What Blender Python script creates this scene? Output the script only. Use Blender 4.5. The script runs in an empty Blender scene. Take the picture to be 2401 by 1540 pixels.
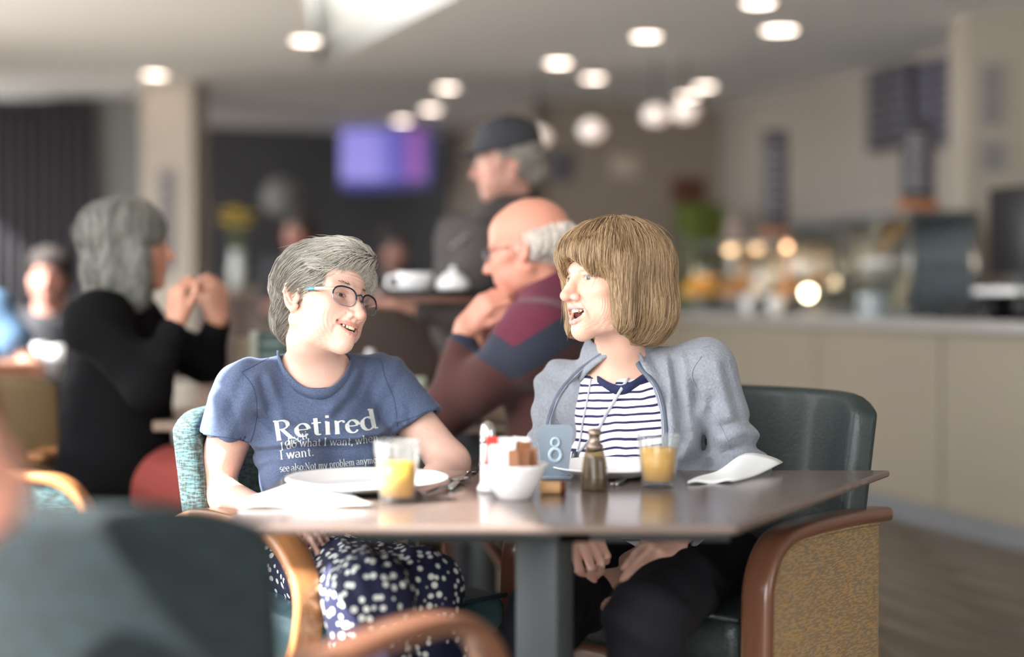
import bpy, bmesh, math, random
import numpy as np
from mathutils import Vector, Matrix
from mathutils.bvhtree import BVHTree
random.seed(7); rng = np.random.default_rng(11)
SC = bpy.context.scene; COL = SC.collection
PI = math.pi
# ---------------------------------------------------------------- camera
EYE = 1.10; FP = 3335.0
cam_d = bpy.data.cameras.new('camera'); cam = bpy.data.objects.new('camera', cam_d); COL.objects.link(cam)
cam_d.sensor_width = 36.0; cam_d.lens = FP / 2401 * 36.0
cam_d.shift_y = -(770 - 690) / 2401.0
cam.location = (0, 0, EYE); cam.rotation_euler = (PI / 2, 0, 0)
cam_d.clip_start = 0.05; cam_d.clip_end = 200
cam_d.dof.use_dof = True; cam_d.dof.focus_distance = 2.93; cam_d.dof.aperture_fstop = 0.82
SC.camera = cam
# ---------------------------------------------------------------- world, sun, exposure
w = bpy.data.worlds.new('sky'); SC.world = w; w.use_nodes = True
bg = w.node_tree.nodes['Background']; bg.inputs[0].default_value = (0.96, 0.975, 1.0, 1); bg.inputs[1].default_value = 6.4
SUN_EL = math.radians(42); SUN_H = Vector((-.88, -.47, 0)).normalized()
sd = bpy.data.lights.new('sun', 'SUN'); sd.energy = 18.0; sd.angle = math.radians(.6); sd.color = (1, .97, .93)
sun = bpy.data.objects.new('sun', sd); COL.objects.link(sun); sun.location = (-6, -3, 6)
to_sun = SUN_H * math.cos(SUN_EL) + Vector((0, 0, math.sin(SUN_EL)))
sun.rotation_euler = to_sun.to_track_quat('Z', 'Y').to_euler()
SC.view_settings.view_transform = 'Standard'; SC.view_settings.look = 'None'
SC.view_settings.exposure = 0.78; SC.view_settings.gamma = 1.0; SC.view_settings.use_curve_mapping = False
SC.cycles.max_bounces = 8; SC.cycles.caustics_reflective = False; SC.cycles.caustics_refractive = False
SC.cycles.sample_clamp_indirect = 6.0

def P(px, py, Y):                      # a pixel of the photograph at depth Y -> point
    return Vector(((px - 1200.5) / FP * Y, Y, EYE - (py - 690.0) / FP * Y))
def lin(c):
    if isinstance(c, str):
        c = [int(c[i:i + 2], 16) / 255 for i in (0, 2, 4)]
    return tuple((v / 12.92 if v <= .04045 else ((v + .055) / 1.055) ** 2.4) for v in c)
# ---------------------------------------------------------------- materials
def mat(name, col, rough=.6, metal=0, trans=0, ior=1.45, spec=None, emit=None, estr=0, noise=None, bump=None, vcol=False, sheen=0, sss=0, coat=0, alpha=None):
    """noise=(scale(xyz or n), amount, colour2)   bump=(scale, strength, dist)"""
    m = bpy.data.materials.new(name); m.use_nodes = True; nt = m.node_tree; N = nt.nodes; L = nt.links
    b = N['Principled BSDF']; c = lin(col) + (1,)
    b.inputs['Base Color'].default_value = c; b.inputs['Roughness'].default_value = rough
    b.inputs['Metallic'].default_value = metal; b.inputs['Transmission Weight'].default_value = trans; b.inputs['IOR'].default_value = ior
    if spec is not None: b.inputs['Specular IOR Level'].default_value = spec
    if sheen: b.inputs['Sheen Weight'].default_value = sheen; b.inputs['Sheen Roughness'].default_value = .4
    if coat: b.inputs['Coat Weight'].default_value = coat; b.inputs['Coat Roughness'].default_value = .15
    if sss:
        b.inputs['Subsurface Weight'].default_value = sss; b.inputs['Subsurface Radius'].default_value = (1, .35, .2); b.inputs['Subsurface Scale'].default_value = .006
    if emit is not None:
        b.inputs['Emission Color'].default_value = lin(emit) + (1,); b.inputs['Emission Strength'].default_value = estr
    tc = N.new('ShaderNodeTexCoord'); cur = None
    if vcol:
        a = N.new('ShaderNodeVertexColor'); a.layer_name = 'Col'; cur = a.outputs[0]
    def tex(sc, detail=4):
        mp = N.new('ShaderNodeMapping'); L.new(tc.outputs['Object'], mp.inputs[0])
        mp.inputs['Scale'].default_value = sc if isinstance(sc, tuple) else (sc, sc, sc)
        t = N.new('ShaderNodeTexNoise'); t.inputs['Scale'].default_value = 1; t.inputs['Detail'].default_value = detail; L.new(mp.outputs[0], t.inputs[0]); return t
    if noise:
        t = tex(noise[0]); rr = N.new('ShaderNodeMapRange'); rr.inputs[1].default_value = .38; rr.inputs[2].default_value = .62
        L.new(t.outputs['Fac'], rr.inputs[0]); mu = N.new('ShaderNodeMath'); mu.operation = 'MULTIPLY'; mu.inputs[1].default_value = noise[1]; L.new(rr.outputs[0], mu.inputs[0])
        mx = N.new('ShaderNodeMix'); mx.data_type = 'RGBA'; L.new(mu.outputs[0], mx.inputs[0])
        if cur is not None: L.new(cur, mx.inputs[6])
        else: mx.inputs[6].default_value = c
        mx.inputs[7].default_value = lin(noise[2]) + (1,); cur = mx.outputs[2]
    if cur is not None: L.new(cur, b.inputs['Base Color'])
    if bump:
        t = tex(bump[0]); bp = N.new('ShaderNodeBump'); bp.inputs['Strength'].default_value = bump[1]; bp.inputs['Distance'].default_value = bump[2]
        L.new(t.outputs['Fac'], bp.inputs['Height']); L.new(bp.outputs[0], b.inputs['Normal'])
    return m
def mixmat(name, build, rough=.7, **kw):   # build(N, L, tc) -> colour socket
    m = mat(name, '808080', rough, **kw); nt = m.node_tree
    tc = [n for n in nt.nodes if n.type == 'TEX_COORD'][0]
    s = build(nt.nodes, nt.links, tc); nt.links.new(s, nt.nodes['Principled BSDF'].inputs['Base Color']); return m
def glassy(name, tint='ffffff', refl=.5, rough=.02, body=0.0, bodycol='ffffff'):
    """thin clear glass: see-through with a fresnel reflection (plus a little milky body)"""
    m = bpy.data.materials.new(name); m.use_nodes = True; nt = m.node_tree; N = nt.nodes; L = nt.links; N.clear()
    out = N.new('ShaderNodeOutputMaterial'); tr = N.new('ShaderNodeBsdfTransparent'); tr.inputs[0].default_value = lin(tint) + (1,)
    gl = N.new('ShaderNodeBsdfGlossy'); gl.inputs['Roughness'].default_value = rough
    fr = N.new('ShaderNodeLayerWeight'); fr.inputs[0].default_value = .5; pw = N.new('ShaderNodeMath'); pw.operation = 'POWER'; L.new(fr.outputs['Facing'], pw.inputs[0]); pw.inputs[1].default_value = 3.5; mu = N.new('ShaderNodeMath'); mu.operation = 'MULTIPLY_ADD'; L.new(pw.outputs[0], mu.inputs[0]); mu.inputs[1].default_value = refl; mu.inputs[2].default_value = .04; mx = N.new('ShaderNodeMixShader'); L.new(mu.outputs[0], mx.inputs[0]); L.new(tr.outputs[0], mx.inputs[1]); L.new(gl.outputs[0], mx.inputs[2]); cur = mx
    if body:
        df = N.new('ShaderNodeBsdfDiffuse'); df.inputs[0].default_value = lin(bodycol) + (1,); m2 = N.new('ShaderNodeMixShader'); m2.inputs[0].default_value = body; L.new(mx.outputs[0], m2.inputs[1]); L.new(df.outputs[0], m2.inputs[2]); cur = m2
    L.new(cur.outputs[0], out.inputs[0]); return m
# ---------------------------------------------------------------- objects
def link(o, parent=None):
    COL.objects.link(o)
    if parent is not None: o.parent = parent
    return o
def tag(o, label=None, cat=None, group=None, kind=None):
    if label: o['label'] = label
    if cat: o['category'] = cat
    if group: o['group'] = group
    if kind: o['kind'] = kind
    return o
def empty(name, loc, label, cat, group=None, rz=0):
    o = bpy.data.objects.new(name, None); o.empty_display_size = .1; link(o); o.location = loc; o.rotation_euler = (0, 0, rz)
    return tag(o, label, cat, group)
def wloc(o):
    v = Vector((0, 0, 0))
    while o is not None: v += o.location; o = o.parent
    return v
def meshobj(name, V, F, m, parent=None, smooth=True, world=False, col=None, bevel=0, sub=0, solid=0, seg=2):
    """world=True: V given in world space under an unrotated parent"""
    me = bpy.data.meshes.new(name)
    V = np.asarray(V, dtype=np.float64).reshape(-1, 3)
    if world and parent is not None: V = V - np.array(wloc(parent))
    if isinstance(F, np.ndarray):
        n, k = F.shape
        me.vertices.add(len(V)); me.vertices.foreach_set('co', V.astype(np.float32).ravel())
        me.loops.add(n * k); me.loops.foreach_set('vertex_index', F.astype(np.int32).ravel())
        me.polygons.add(n); me.polygons.foreach_set('loop_start', (np.arange(n) * k).astype(np.int32))
        me.update(calc_edges=True)
    else:
        me.from_pydata([tuple(v) for v in V], [], F)
    me.validate()
    if smooth: me.polygons.foreach_set('use_smooth', [True] * len(me.polygons))
    if col is not None:
        a = me.color_attributes.new('Col', 'FLOAT_COLOR', 'POINT')
        c = np.ones((len(V), 4), np.float32); c[:, :3] = col; a.data.foreach_set('color', c.ravel())
    for mm in (m if isinstance(m, (list, tuple)) else [m]): me.materials.append(mm)
    o = bpy.data.objects.new(name, me); link(o, parent)
    if solid: md = o.modifiers.new('s', 'SOLIDIFY'); md.thickness = solid; md.offset = 0
    if bevel: md = o.modifiers.new('b', 'BEVEL'); md.width = bevel; md.segments = seg; md.limit_method = 'ANGLE'; md.angle_limit = .6
    if sub: md = o.modifiers.new('u', 'SUBSURF'); md.levels = sub; md.render_levels = sub
    return o
class MB:
    def __init__(s): s.v = []; s.f = []
    def add(s, V, F):
        n = len(s.v); s.v += [tuple(p) for p in V]; s.f += [tuple(i + n for i in f) for f in F]; return s
    def box(s, c, d, rz=0, R=None):
        R = R or Matrix.Rotation(rz, 3, 'Z'); V = []
        for z in (-1, 1):
            for x, y in ((-1, -1), (1, -1), (1, 1), (-1, 1)):
                V.append(Vector(c) + R @ Vector((x * d[0] / 2, y * d[1] / 2, z * d[2] / 2)))
        return s.add(V, [(3, 2, 1, 0), (4, 5, 6, 7), (0, 1, 5, 4), (1, 2, 6, 5), (2, 3, 7, 6), (3, 0, 4, 7)])
    def prism(s, poly, z0, z1):
        n = len(poly); V = [(x, y, z0) for x, y in poly] + [(x, y, z1) for x, y in poly]
        return s.add(V, [tuple(range(n))[::-1], tuple(range(n, 2 * n))] + [(i, (i + 1) % n, n + (i + 1) % n, n + i) for i in range(n)])
    def lathe(s, prof, c=(0, 0, 0), n=28, R=None, sy=1.0):
        V = []; c = Vector(c)
        for r, z in prof:
            for i in range(n):
                a = 2 * PI * i / n; p = Vector((r * math.cos(a), r * math.sin(a) * sy, z)); V.append(c + (R @ p if R else p))
        F = [(j * n + i, j * n + (i + 1) % n, (j + 1) * n + (i + 1) % n, (j + 1) * n + i) for j in range(len(prof) - 1) for i in range(n)]
        if prof[0][0] > 1e-6: F.append(tuple(range(n))[::-1])
        if prof[-1][0] > 1e-6: F.append(tuple((len(prof) - 1) * n + i for i in range(n)))
        return s.add(V, F)
    def tube(s, pts, r, n=8, cap=True, flat=None, up=None):
        """flat=(w,t): rectangular section, w along 'up'"""
        pts = [Vector(p) for p in pts]; V = []; prev = None
        for i, p in enumerate(pts):
            t = (pts[min(i + 1, len(pts) - 1)] - pts[max(i - 1, 0)]).normalized()
            if up is not None: a = Vector(up) - t * t.dot(Vector(up))
            elif prev is None: a = t.orthogonal()
            else: a = prev - t * t.dot(prev)
            a.normalize(); prev = a; b = t.cross(a)
            if flat:
                sc = flat[2][i] if len(flat) > 2 else 1
                for x, y in ((-1, -1), (1, -1), (1, 1), (-1, 1)): V.append(p + a * x * flat[0] / 2 * sc + b * y * flat[1] / 2)
            else:
                rr = r[i] if isinstance(r, (list, tuple)) else r
                for k in range(n): an = 2 * PI * k / n; V.append(p + a * math.cos(an) * rr + b * math.sin(an) * rr)
        m = 4 if flat else n
        F = [(j * m + i, j * m + (i + 1) % m, (j + 1) * m + (i + 1) % m, (j + 1) * m + i) for j in range(len(pts) - 1) for i in range(m)]
        if cap: F += [tuple(range(m))[::-1], tuple((len(pts) - 1) * m + i for i in range(m))]
        return s.add(V, F)
    def out(s, name, m, parent=None, **k): return meshobj(name, s.v, s.f, m, parent, **k)
def smooth_path(pts, n=6):
    """Catmull-Rom"""
    pts = [Vector(p) for p in pts]; out = []
    for i in range(len(pts) - 1):
        p0 = pts[max(i - 1, 0)]; p1 = pts[i]; p2 = pts[i + 1]; p3 = pts[min(i + 2, len(pts) - 1)]
        for k in range(n):
            t = k / n
            out.append(.5 * ((2 * p1) + (p2 - p0) * t + (2 * p0 - 5 * p1 + 4 * p2 - p3) * t * t + (3 * p1 - p0 - 3 * p2 + p3) * t ** 3))
    out.append(pts[-1]); return out
def copy_tree(o, parent=None):
    c = o.copy(); COL.objects.link(c); c.parent = parent
    for ch in [x for x in bpy.data.objects if x.parent is o]: copy_tree(ch, c)
    return c
# ---------------------------------------------------------------- signed-distance sculpting
def rc(a, b, ra, rb=None):
    a = np.array(a, np.float64); b = np.array(b, np.float64); rb = ra if rb is None else rb
    ab = b - a; l2 = max(float(ab @ ab), 1e-12); rm = max(ra, rb)
    def fn(X, Y, Z):
        x, y, z = X - a[0], Y - a[1], Z - a[2]
        t = np.clip((x * ab[0] + y * ab[1] + z * ab[2]) / l2, 0, 1)
        return np.sqrt((x - t * ab[0]) ** 2 + (y - t * ab[1]) ** 2 + (z - t * ab[2]) ** 2) - (ra + (rb - ra) * t)
    return fn, np.minimum(a, b) - rm, np.maximum(a, b) + rm
def ell(c, r, M=None):
    c = np.array(c, np.float64); r = np.array(r, np.float64); M = np.eye(3) if M is None else np.array(M)
    e = np.sqrt(((M * r) ** 2).sum(1))
    def fn(X, Y, Z):
        x, y, z = X - c[0], Y - c[1], Z - c[2]
        q = [(M[0, i] * x + M[1, i] * y + M[2, i] * z) / r[i] for i in range(3)]
        k0 = np.sqrt(q[0] ** 2 + q[1] ** 2 + q[2] ** 2) + 1e-9
        k1 = np.sqrt((q[0] / r[0]) ** 2 + (q[1] / r[1]) ** 2 + (q[2] / r[2]) ** 2) + 1e-9
        return k0 * (k0 - 1) / k1
    return fn, c - e, c + e
def half(p, n, lo, hi):               # half space: inside where (x-p).n < 0
    p = np.array(p, np.float64); n = np.array(n, np.float64); n = n / np.linalg.norm(n)
    def fn(X, Y, Z): return (X - p[0]) * n[0] + (Y - p[1]) * n[1] + (Z - p[2]) * n[2]
    return fn, np.array(lo, float), np.array(hi, float)
class Ops:                             # recorded list of (mode, prim, k)
    def __init__(s): s.o = []
    def u(s, p, k=.01): s.o.append(('u', p, k)); return s
    def s(s, p, k=.01): s.o.append(('s', p, k)); return s
    def d(s, fn, lo, hi): s.o.append(('d', (fn, np.array(lo, float), np.array(hi, float)), 0)); return s
    def at(s, Pn):
        X, Y, Z = Pn[:, 0], Pn[:, 1], Pn[:, 2]; D = np.full(len(Pn), .5)
        for mode, p, k in s.o: D = comb(mode, D, p[0](X, Y, Z), k)
        return D
    def grad(s, Pn, e=.0015):
        g = np.stack([s.at(Pn + np.eye(3)[i] * e) - s.at(Pn - np.eye(3)[i] * e) for i in range(3)], 1)
        return g / (np.linalg.norm(g, axis=1, keepdims=True) + 1e-9)
def comb(mode, D, E, k):
    if mode == 'd': return D + E
    if mode == 'u':
        h = np.maximum(k - np.abs(D - E), 0) / max(k, 1e-6); return np.minimum(D, E) - h * h * k * .25
    E = -E; h = np.maximum(k - np.abs(D - E), 0) / max(k, 1e-6); return np.maximum(D, E) + h * h * k * .25
def axis(lo, hi, flo=None, fhi=None, fine=.003, coarse=.01):
    if flo is None: return np.arange(lo, hi + coarse, coarse)
    a = [flo]
    st = fine
    while a[-1] < fhi: a.append(a[-1] + fine)
    up = [a[-1]]
    while up[-1] < hi: st = min(st * 1.25, coarse); up.append(up[-1] + st)
    st = fine; dn = [flo]
    while dn[-1] > lo: st = min(st * 1.25, coarse); dn.append(dn[-1] - st)
    return np.array(dn[:0:-1] + a + up[1:])
SMOOTH = [2]
def polygonise(ops, ax):
    xs, ys, zs = [np.asarray(a, np.float64) for a in ax]
    D = np.full((len(xs), len(ys), len(zs)), .5, np.float32)
    for mode, (fn, lo, hi), k in ops.o:
        pad = max(k, .01) + .025
        sl = []
        for a, l, h in zip((xs, ys, zs), lo - pad, hi + pad):
            i0 = max(int(np.searchsorted(a, l)) - 1, 0); i1 = min(int(np.searchsorted(a, h)) + 1, len(a)); sl.append(slice(i0, i1))
        if any(q.stop <= q.start for q in sl): continue
        sl = tuple(sl)
        E = fn(xs[sl[0]][:, None, None], ys[sl[1]][None, :, None], zs[sl[2]][None, None, :])
        D[sl] = comb(mode, D[sl], E, k)
    S = D < 0
    nx, ny, nz = D.shape
    cnt = np.zeros((nx - 1, ny - 1, nz - 1), np.int8)
    offs = [(i, j, k) for i in (0, 1) for j in (0, 1) for k in (0, 1)]
    for i, j, k in offs: cnt += S[i:nx - 1 + i, j:ny - 1 + j, k:nz - 1 + k]
    act = (cnt > 0) & (cnt < 8)
    I, J, K = np.nonzero(act); n = len(I)
    idx = np.full(act.shape, -1, np.int64); idx[I, J, K] = np.arange(n)
    acc = np.zeros((n, 3)); num = np.zeros(n)
    val = {o: D[I + o[0], J + o[1], K + o[2]].astype(np.float64) for o in offs}
    cd = {o: np.stack([xs[I + o[0]], ys[J + o[1]], zs[K + o[2]]], 1) for o in offs}
    for a in offs:
        for d in range(3):
            if a[d] == 0:
                b = list(a); b[d] = 1; b = tuple(b)
                va, vb = val[a], val[b]; cr = (va < 0) != (vb < 0)
                t = np.where(cr, va / np.where(cr, va - vb, 1), 0)[:, None]
                acc += np.where(cr[:, None], cd[a] + (cd[b] - cd[a]) * t, 0); num += cr
    V = acc / num[:, None]
    F = []
    for d in range(3):
        sh = [nx, ny, nz]; sh[d] -= 1
        s0 = S[tuple(slice(0, sh[q]) for q in range(3))]
        s1 = S[tuple(slice(1, sh[q] + 1) if q == d else slice(0, sh[q]) for q in range(3))]
        e = np.argwhere(s0 != s1)
        o1, o2 = [(1, 2), (2, 0), (0, 1)][d]
        ok = (e[:, o1] > 0) & (e[:, o2] > 0) & (e[:, o1] < [nx, ny, nz][o1] - 1) & (e[:, o2] < [nx, ny, nz][o2] - 1); e = e[ok]
        def cell(da, db):
            c = e.copy(); c[:, o1] -= da; c[:, o2] -= db; return idx[c[:, 0], c[:, 1], c[:, 2]]
        q = np.stack([cell(1, 1), cell(0, 1), cell(0, 0), cell(1, 0)], 1)
        fl = ~S[e[:, 0], e[:, 1], e[:, 2]]
        q[fl] = q[fl][:, ::-1]; q = q[(q >= 0).all(1)]; F.append(q)
    F = np.concatenate(F)
    # light smoothing (one pass, half weight)
    for _ in range(SMOOTH[0]):
        A = np.zeros_like(V); c = np.zeros(len(V))
        for i in range(4):
            np.add.at(A, F[:, i], V[F[:, (i + 1) % 4]]); np.add.at(c, F[:, i], 1)
        V = V * .6 + .4 * A / np.maximum(c, 1)[:, None]
    return V, F
def fr_rot(yaw, pitch=0, roll=0):
    """columns: her left, forward, up; yaw 0 faces the camera (-Y), + turns towards +X"""
    F = Vector((math.sin(yaw) * math.cos(pitch), -math.cos(yaw) * math.cos(pitch), math.sin(pitch)))
    Lx = Vector((math.cos(yaw), math.sin(yaw), 0)); U = Lx.cross(F) * -1
    if U.z < 0: U = -U
    c, s = math.cos(roll), math.sin(roll)
    U2 = U * c + Lx * s; L2 = Lx * c - U * s
    return np.array([list(L2), list(F), list(U2)]).T
class Fr:
    def __init__(s, O, M, sc=1.0): s.O = np.array(O, float); s.M = M; s.s = sc
    def p(s, q): return s.O + s.M @ (np.array(q, float) * s.s)
    def pts(s, Q): return s.O + (np.asarray(Q, float) * s.s) @ s.M.T
    def inv(s, W): return ((W - s.O) @ s.M) / s.s
    def rc(s, a, b, ra, rb=None): return rc(s.p(a), s.p(b), ra * s.s, None if rb is None else rb * s.s)
    def ell(s, c, r, R=None): return ell(s.p(c), np.array(r) * s.s, s.M if R is None else s.M @ R)
    def dir(s, q): return s.M @ np.array(q, float)
# ================================================================ ROOM
U = Vector((-.319, .948, 0)); W = Vector((.948, .319, 0))      # room axes: along the counter / across
RZ = math.atan2(W.y, W.x)
CEIL = 2.70
def st(o): o['kind'] = 'structure'; return o
def wallslab(name, a, b, z0, z1, m, th=.12, side=1):
    a, b = Vector(a), Vector(b); d = (b - a).normalized(); n = Vector((-d.y, d.x, 0)) * th * side
    q = [a, b, b + n, a + n]; return st(MB().prism([(p.x, p.y) for p in (q if side > 0 else q[::-1])], z0, z1).out(name, m, smooth=False))
M_ceil = mat('ceiling_paint', 'eaecee', .9, noise=(1.3, .2, 'e2e4e6'))
M_dark = mat('charcoal_wall', '4a4a4e', .8, noise=(2, .3, '414145'))
M_grey = mat('pale_grey_wall', '8f918f', .85)
M_beige = mat('beige_wall', '8d8177', .85, noise=(2, .3, '857a70'))
M_rwall = mat('light_wall', '9c948c', .85)
def planks(N, L, tc):
    mp = N.new('ShaderNodeMapping'); mp.inputs['Rotation'].default_value = (0, 0, -RZ); L.new(tc.outputs['Object'], mp.inputs[0])
    n = N.new('ShaderNodeTexNoise'); n.inputs['Scale'].default_value = 1; n.inputs['Detail'].default_value = 6
    m2 = N.new('ShaderNodeMapping'); m2.inputs['Scale'].default_value = (1.2, 14, 1); L.new(mp.outputs[0], m2.inputs[0]); L.new(m2.outputs[0], n.inputs[0])
    r = N.new('ShaderNodeValToRGB'); r.color_ramp.elements[0].color = lin('5a5047') + (1,); r.color_ramp.elements[1].color = lin('7b7064') + (1,)
    r.color_ramp.elements[0].position = .35; r.color_ramp.elements[1].position = .65; L.new(n.outputs['Fac'], r.inputs[0]); return r.outputs[0]
M_floor = mixmat('vinyl_wood_floor', planks, .45)
st(MB().prism([(-9, -4), (9, -4), (9, 19), (-9, 19)], -.06, -.012).out('floor', mat('floor_joint', '4a4035', .7), smooth=False))
FL = bpy.data.objects['floor']
# vinyl planks laid along the counter: those the photograph can tell apart are pieces of their own
pk = MB().box((0, 0, -.006), (1.18, .176, .012))
pm = pk.out('floor_plank', M_floor, FL, bevel=.0015, seg=1); k = 0
def inroom(p): return True
for r in range(-6, 22):
    for c in range(0, 9):
        q = U * (c * 1.184 + (r % 3) * .4 + .2) + W * (r * .18 + .6)
        # only the visible floor zone in front of the counter and around the tables
        if q.y < 1.2 or q.y > 9.5 or abs(q.x) > .40 * q.y + .4: continue
        o = pm if k == 0 else pm.copy()
        if k: COL.objects.link(o); o.parent = FL
        o.location = q; o.rotation_euler = (0, 0, math.atan2(U.y, U.x)); k += 1
# ceiling with a triangular skylight well
A_, B_, C_ = (-1.36, 9.95), (-.20, 7.40), (-1.10, 7.40)
bm = bmesh.new()
outer = [(.18, -4.2), (9, -4.2), (9, 19), (-7.75, 19)]
vo = [bm.verts.new((x, y, CEIL)) for x, y in outer]; vi = [bm.verts.new((x, y, CEIL)) for x, y in (A_, B_, C_)]
es = [bm.edges.new((vo[i], vo[(i + 1) % 4])) for i in range(4)] + [bm.edges.new((vi[i], vi[(i + 1) % 3])) for i in range(3)]
bmesh.ops.triangle_fill(bm, edges=es, use_beauty=True)
me = bpy.data.meshes.new('ceiling'); bm.to_mesh(me); bm.free(); me.materials.append(M_ceil)
ceil = st(link(bpy.data.objects.new('ceiling', me))); md = ceil.modifiers.new('s', 'SOLIDIFY'); md.thickness = .1; md.offset = 1 if me.polygons[0].normal.z > 0 else -1
for i, (a, b) in enumerate(((A_, B_), (B_, C_), (C_, A_))):
    wallslab('trim_%d' % (i + 1), (a[0], a[1], 0), (b[0], b[1], 0), CEIL - .002, 3.25, mat('skylight_well_paint', 'e8e6e0', .9) if i == 0 else bpy.data.materials['skylight_well_paint'], .05, 1)
st(MB().prism([A_, B_, C_], 3.25, 3.27).out('window_1', mat('skylight_glazing', 'ffffff', .2, emit='eef2f5', estr=2.2), smooth=False))
# back walls
def pl(px, Y): return Vector(((px - 1200.5) / FP * Y, Y, 0))
bw0 = Vector((-1.88, 13.9, 0))
wallslab('wall_back', bw0 - W * 6.5, bw0 + W * 5, -.02, CEIL, M_dark)
wallslab('wall_back_left', pl(455, 11.6), pl(180, 11.6) - W * .2, -.02, CEIL, M_grey, .2, -1)
e1 = Vector((1.79, 12.2, 0)); e0 = e1 - W * 1.67
wallslab('wall_back_right', e0, e1 + W * .3, -.02, CEIL, M_beige)
wallslab('wall_return', e0, e0 + U * 2.6, -.02, CEIL, M_beige, .12, -1)
rw = Vector((2.85, 9.04, 0))
wallslab('wall_right', rw + U * 3.33, rw - U * 9.5, -.02, CEIL, M_rwall, .12, 1)
# rosy light band where the right ceiling drops: a bulkhead along the counter
# left wall: window piers, added shade piers, low sill and lintel around tall windows
LW0 = Vector((-1.69, 1.5, 0)); LINT = 2.61
def lw(t): return LW0 + U * t
M_lw = mat('window_wall_paint', 'd5d2cb', .9)
wallslab('wall_left', lw(-5), lw(17), LINT, CEIL, M_lw, .18, 1)
wallslab('trim_20', lw(.36), lw(.76), .32, LINT, M_lw, .18, 1)  # unseen pier added to keep direct sun off the left woman's chest
wallslab('trim_21', lw(1.65), lw(2.65), .32, LINT, M_lw, .18, 1)  # wide unseen pier added to block sun from the woman in black
wallslab('trim_22', lw(7.4), lw(9.4), .32, LINT, M_lw, .18, 1)  # unseen pier added to stop sun reaching the far left column
wallslab('wall_left_sill', lw(-5), lw(17), -.02, .32, M_lw, .18, 1)
for i, t in enumerate((-3.2, -.9, 3.6, 6.1, 11.2, 13.8)):
    wallslab('trim_%d' % (i + 4), lw(t), lw(t + .14), .32, LINT, M_lw, .18, 1)
st(MB().prism([(-30, -20), (9, -20), (9, -4), (-2.6, -4), (-9, 19), (-30, 19)], -.16, -.1).out('ground_outside', mat('paving', 'd2d0ca', .9), smooth=False))  # unseen paving, added and kept pale to bounce sun onto the ceiling
wallslab('wall_rear', (.3, -2.9, 0), (9, -2.9, 0), -.02, CEIL, M_lw, .12, -1)
# curtain of dark panels at the far left
cu = MB(); c0 = pl(-60, 11.3)
cpts = []
for i in range(61): cpts.append(Vector((c0.x + i * .016, 11.3 + .03 * math.sin(i * 1.1), 0)))
cv = [(p.x, p.y, z) for z in (0.02, CEIL - .05) for p in cpts]
tag(meshobj('curtain', cv, [(i, i + 1, 62 + i, 61 + i) for i in range(60)], mat('charcoal_curtain', '3e3d42', .9), solid=.01), 'floor length charcoal curtain hanging at the far left', 'curtain')
# columns
def column(name, xa, xb, Y, d, m, z1=CEIL):
    a, b = pl(xa, Y), pl(xb, Y); return MB().prism([(a.x, a.y), (b.x, b.y), (b.x + .02, b.y + d), (a.x + .02, a.y + d)], -.01, z1)
st(column('c', 330, 452, 10.6, .4, None).out('column_left', mat('warm_white_paint', 'b9b0a4', .8), smooth=False))
st(column('c', 2268, 2440, 8.0, .4, None).out('column_right', mat('stone_white_paint', 'a79e92', .8), smooth=False))
def poster(name, px0, py0, px1, py1, Y, m, label, lines=0, ml=None, cat='notice'):
    a, b = P(px0, py0, Y), P(px1, py1, Y); c = (a + b) / 2
    r = empty(name, (c.x, Y, b.z), label, cat)
    MB().box((c.x, Y, c.z), (b.x - a.x, .006, a.z - b.z)).out('sheet', m, r, world=True, smooth=False)
    for i in range(lines):
        z = a.z - (a.z - b.z) * (i + .8) / (lines + .6); ww = (b.x - a.x) * (.75 if i % 3 else .5)
        MB().box((c.x, Y - .005, z), (ww, .003, (a.z - b.z) / (lines + 1) * .4)).out('text_line', ml, r, world=True, smooth=False)
    return r
M_paper = mat('notice_paper', '8f8b88', .8); M_ink = mat('notice_ink', '6a676a', .8)
poster('notice', 2299, 148, 2352, 298, 7.98, M_paper, 'tall grey printed notice high on the right column', 7, M_ink)
poster('notice', 2299, 330, 2358, 402, 7.98, M_paper, 'short grey printed notice lower on the right column', 4, M_ink)
poster('notice', 372, 395, 412, 640, 10.58, mat('notice_grey', '8d888a', .8), 'long grey notice on the left column behind the woman in black', 7, M_ink)
# skirting of the counter wall
# ---------------------------------------------------------------- ceiling lights
M_lamp = mat('downlight_glow', 'ffffff', .4, emit='ffe9d8', estr=4.0); M_ring = mat('downlight_ring', 'c9c6c0', .5)
dl = None
LBL = ['frosted round ceiling downlight nearest above the skylight', 'round downlight above the left column', 'round downlight beside the top of the left column', 'round downlight right of the skylight well', 'round downlight directly above the television',
       'faint round downlight just right of the one over the television', 'round downlight high above the standing man in a cap', 'round downlight upper right of the standing man', 'small round downlight at the top middle right', 'large bright downlight near the upper right wall', 'downlight cut by the top edge of the picture', 'lone downlight lower right in the cluster over the counter', 'double looking downlight in the cluster over the counter']
LP = [(716, 98), (362, 178), (450, 276), (1048, 208), (943, 285), (1010, 258), (1309, 150), (1391, 185), (1516, 88), (1828, 73), (1779, 10), (1652, 205), (1612, 227)]
for i, (x, y) in enumerate(LP):
    Yd = FP * (CEIL - .012 - EYE) / (690 - y); p = P(x, y, Yd); rad = .085 if i != 9 else .1
    r = empty('ceiling_light', (p.x, p.y, CEIL), LBL[i], 'light', 'recessed downlights')
    MB().lathe([(rad + .02, 0), (rad + .02, -.008), (rad, -.01), (rad, 0)], (0, 0, 0)).out('ring', M_ring, r)
    MB().lathe([(0, -.006), (rad, -.006)], (0, 0, 0)).out('diffuser', M_lamp, r)
M_cord = mat('black_cord', '222222', .6); M_pend = mat('pendant_glow', 'ffffff', .5, emit='e8c8b4', estr=.38)
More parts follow.
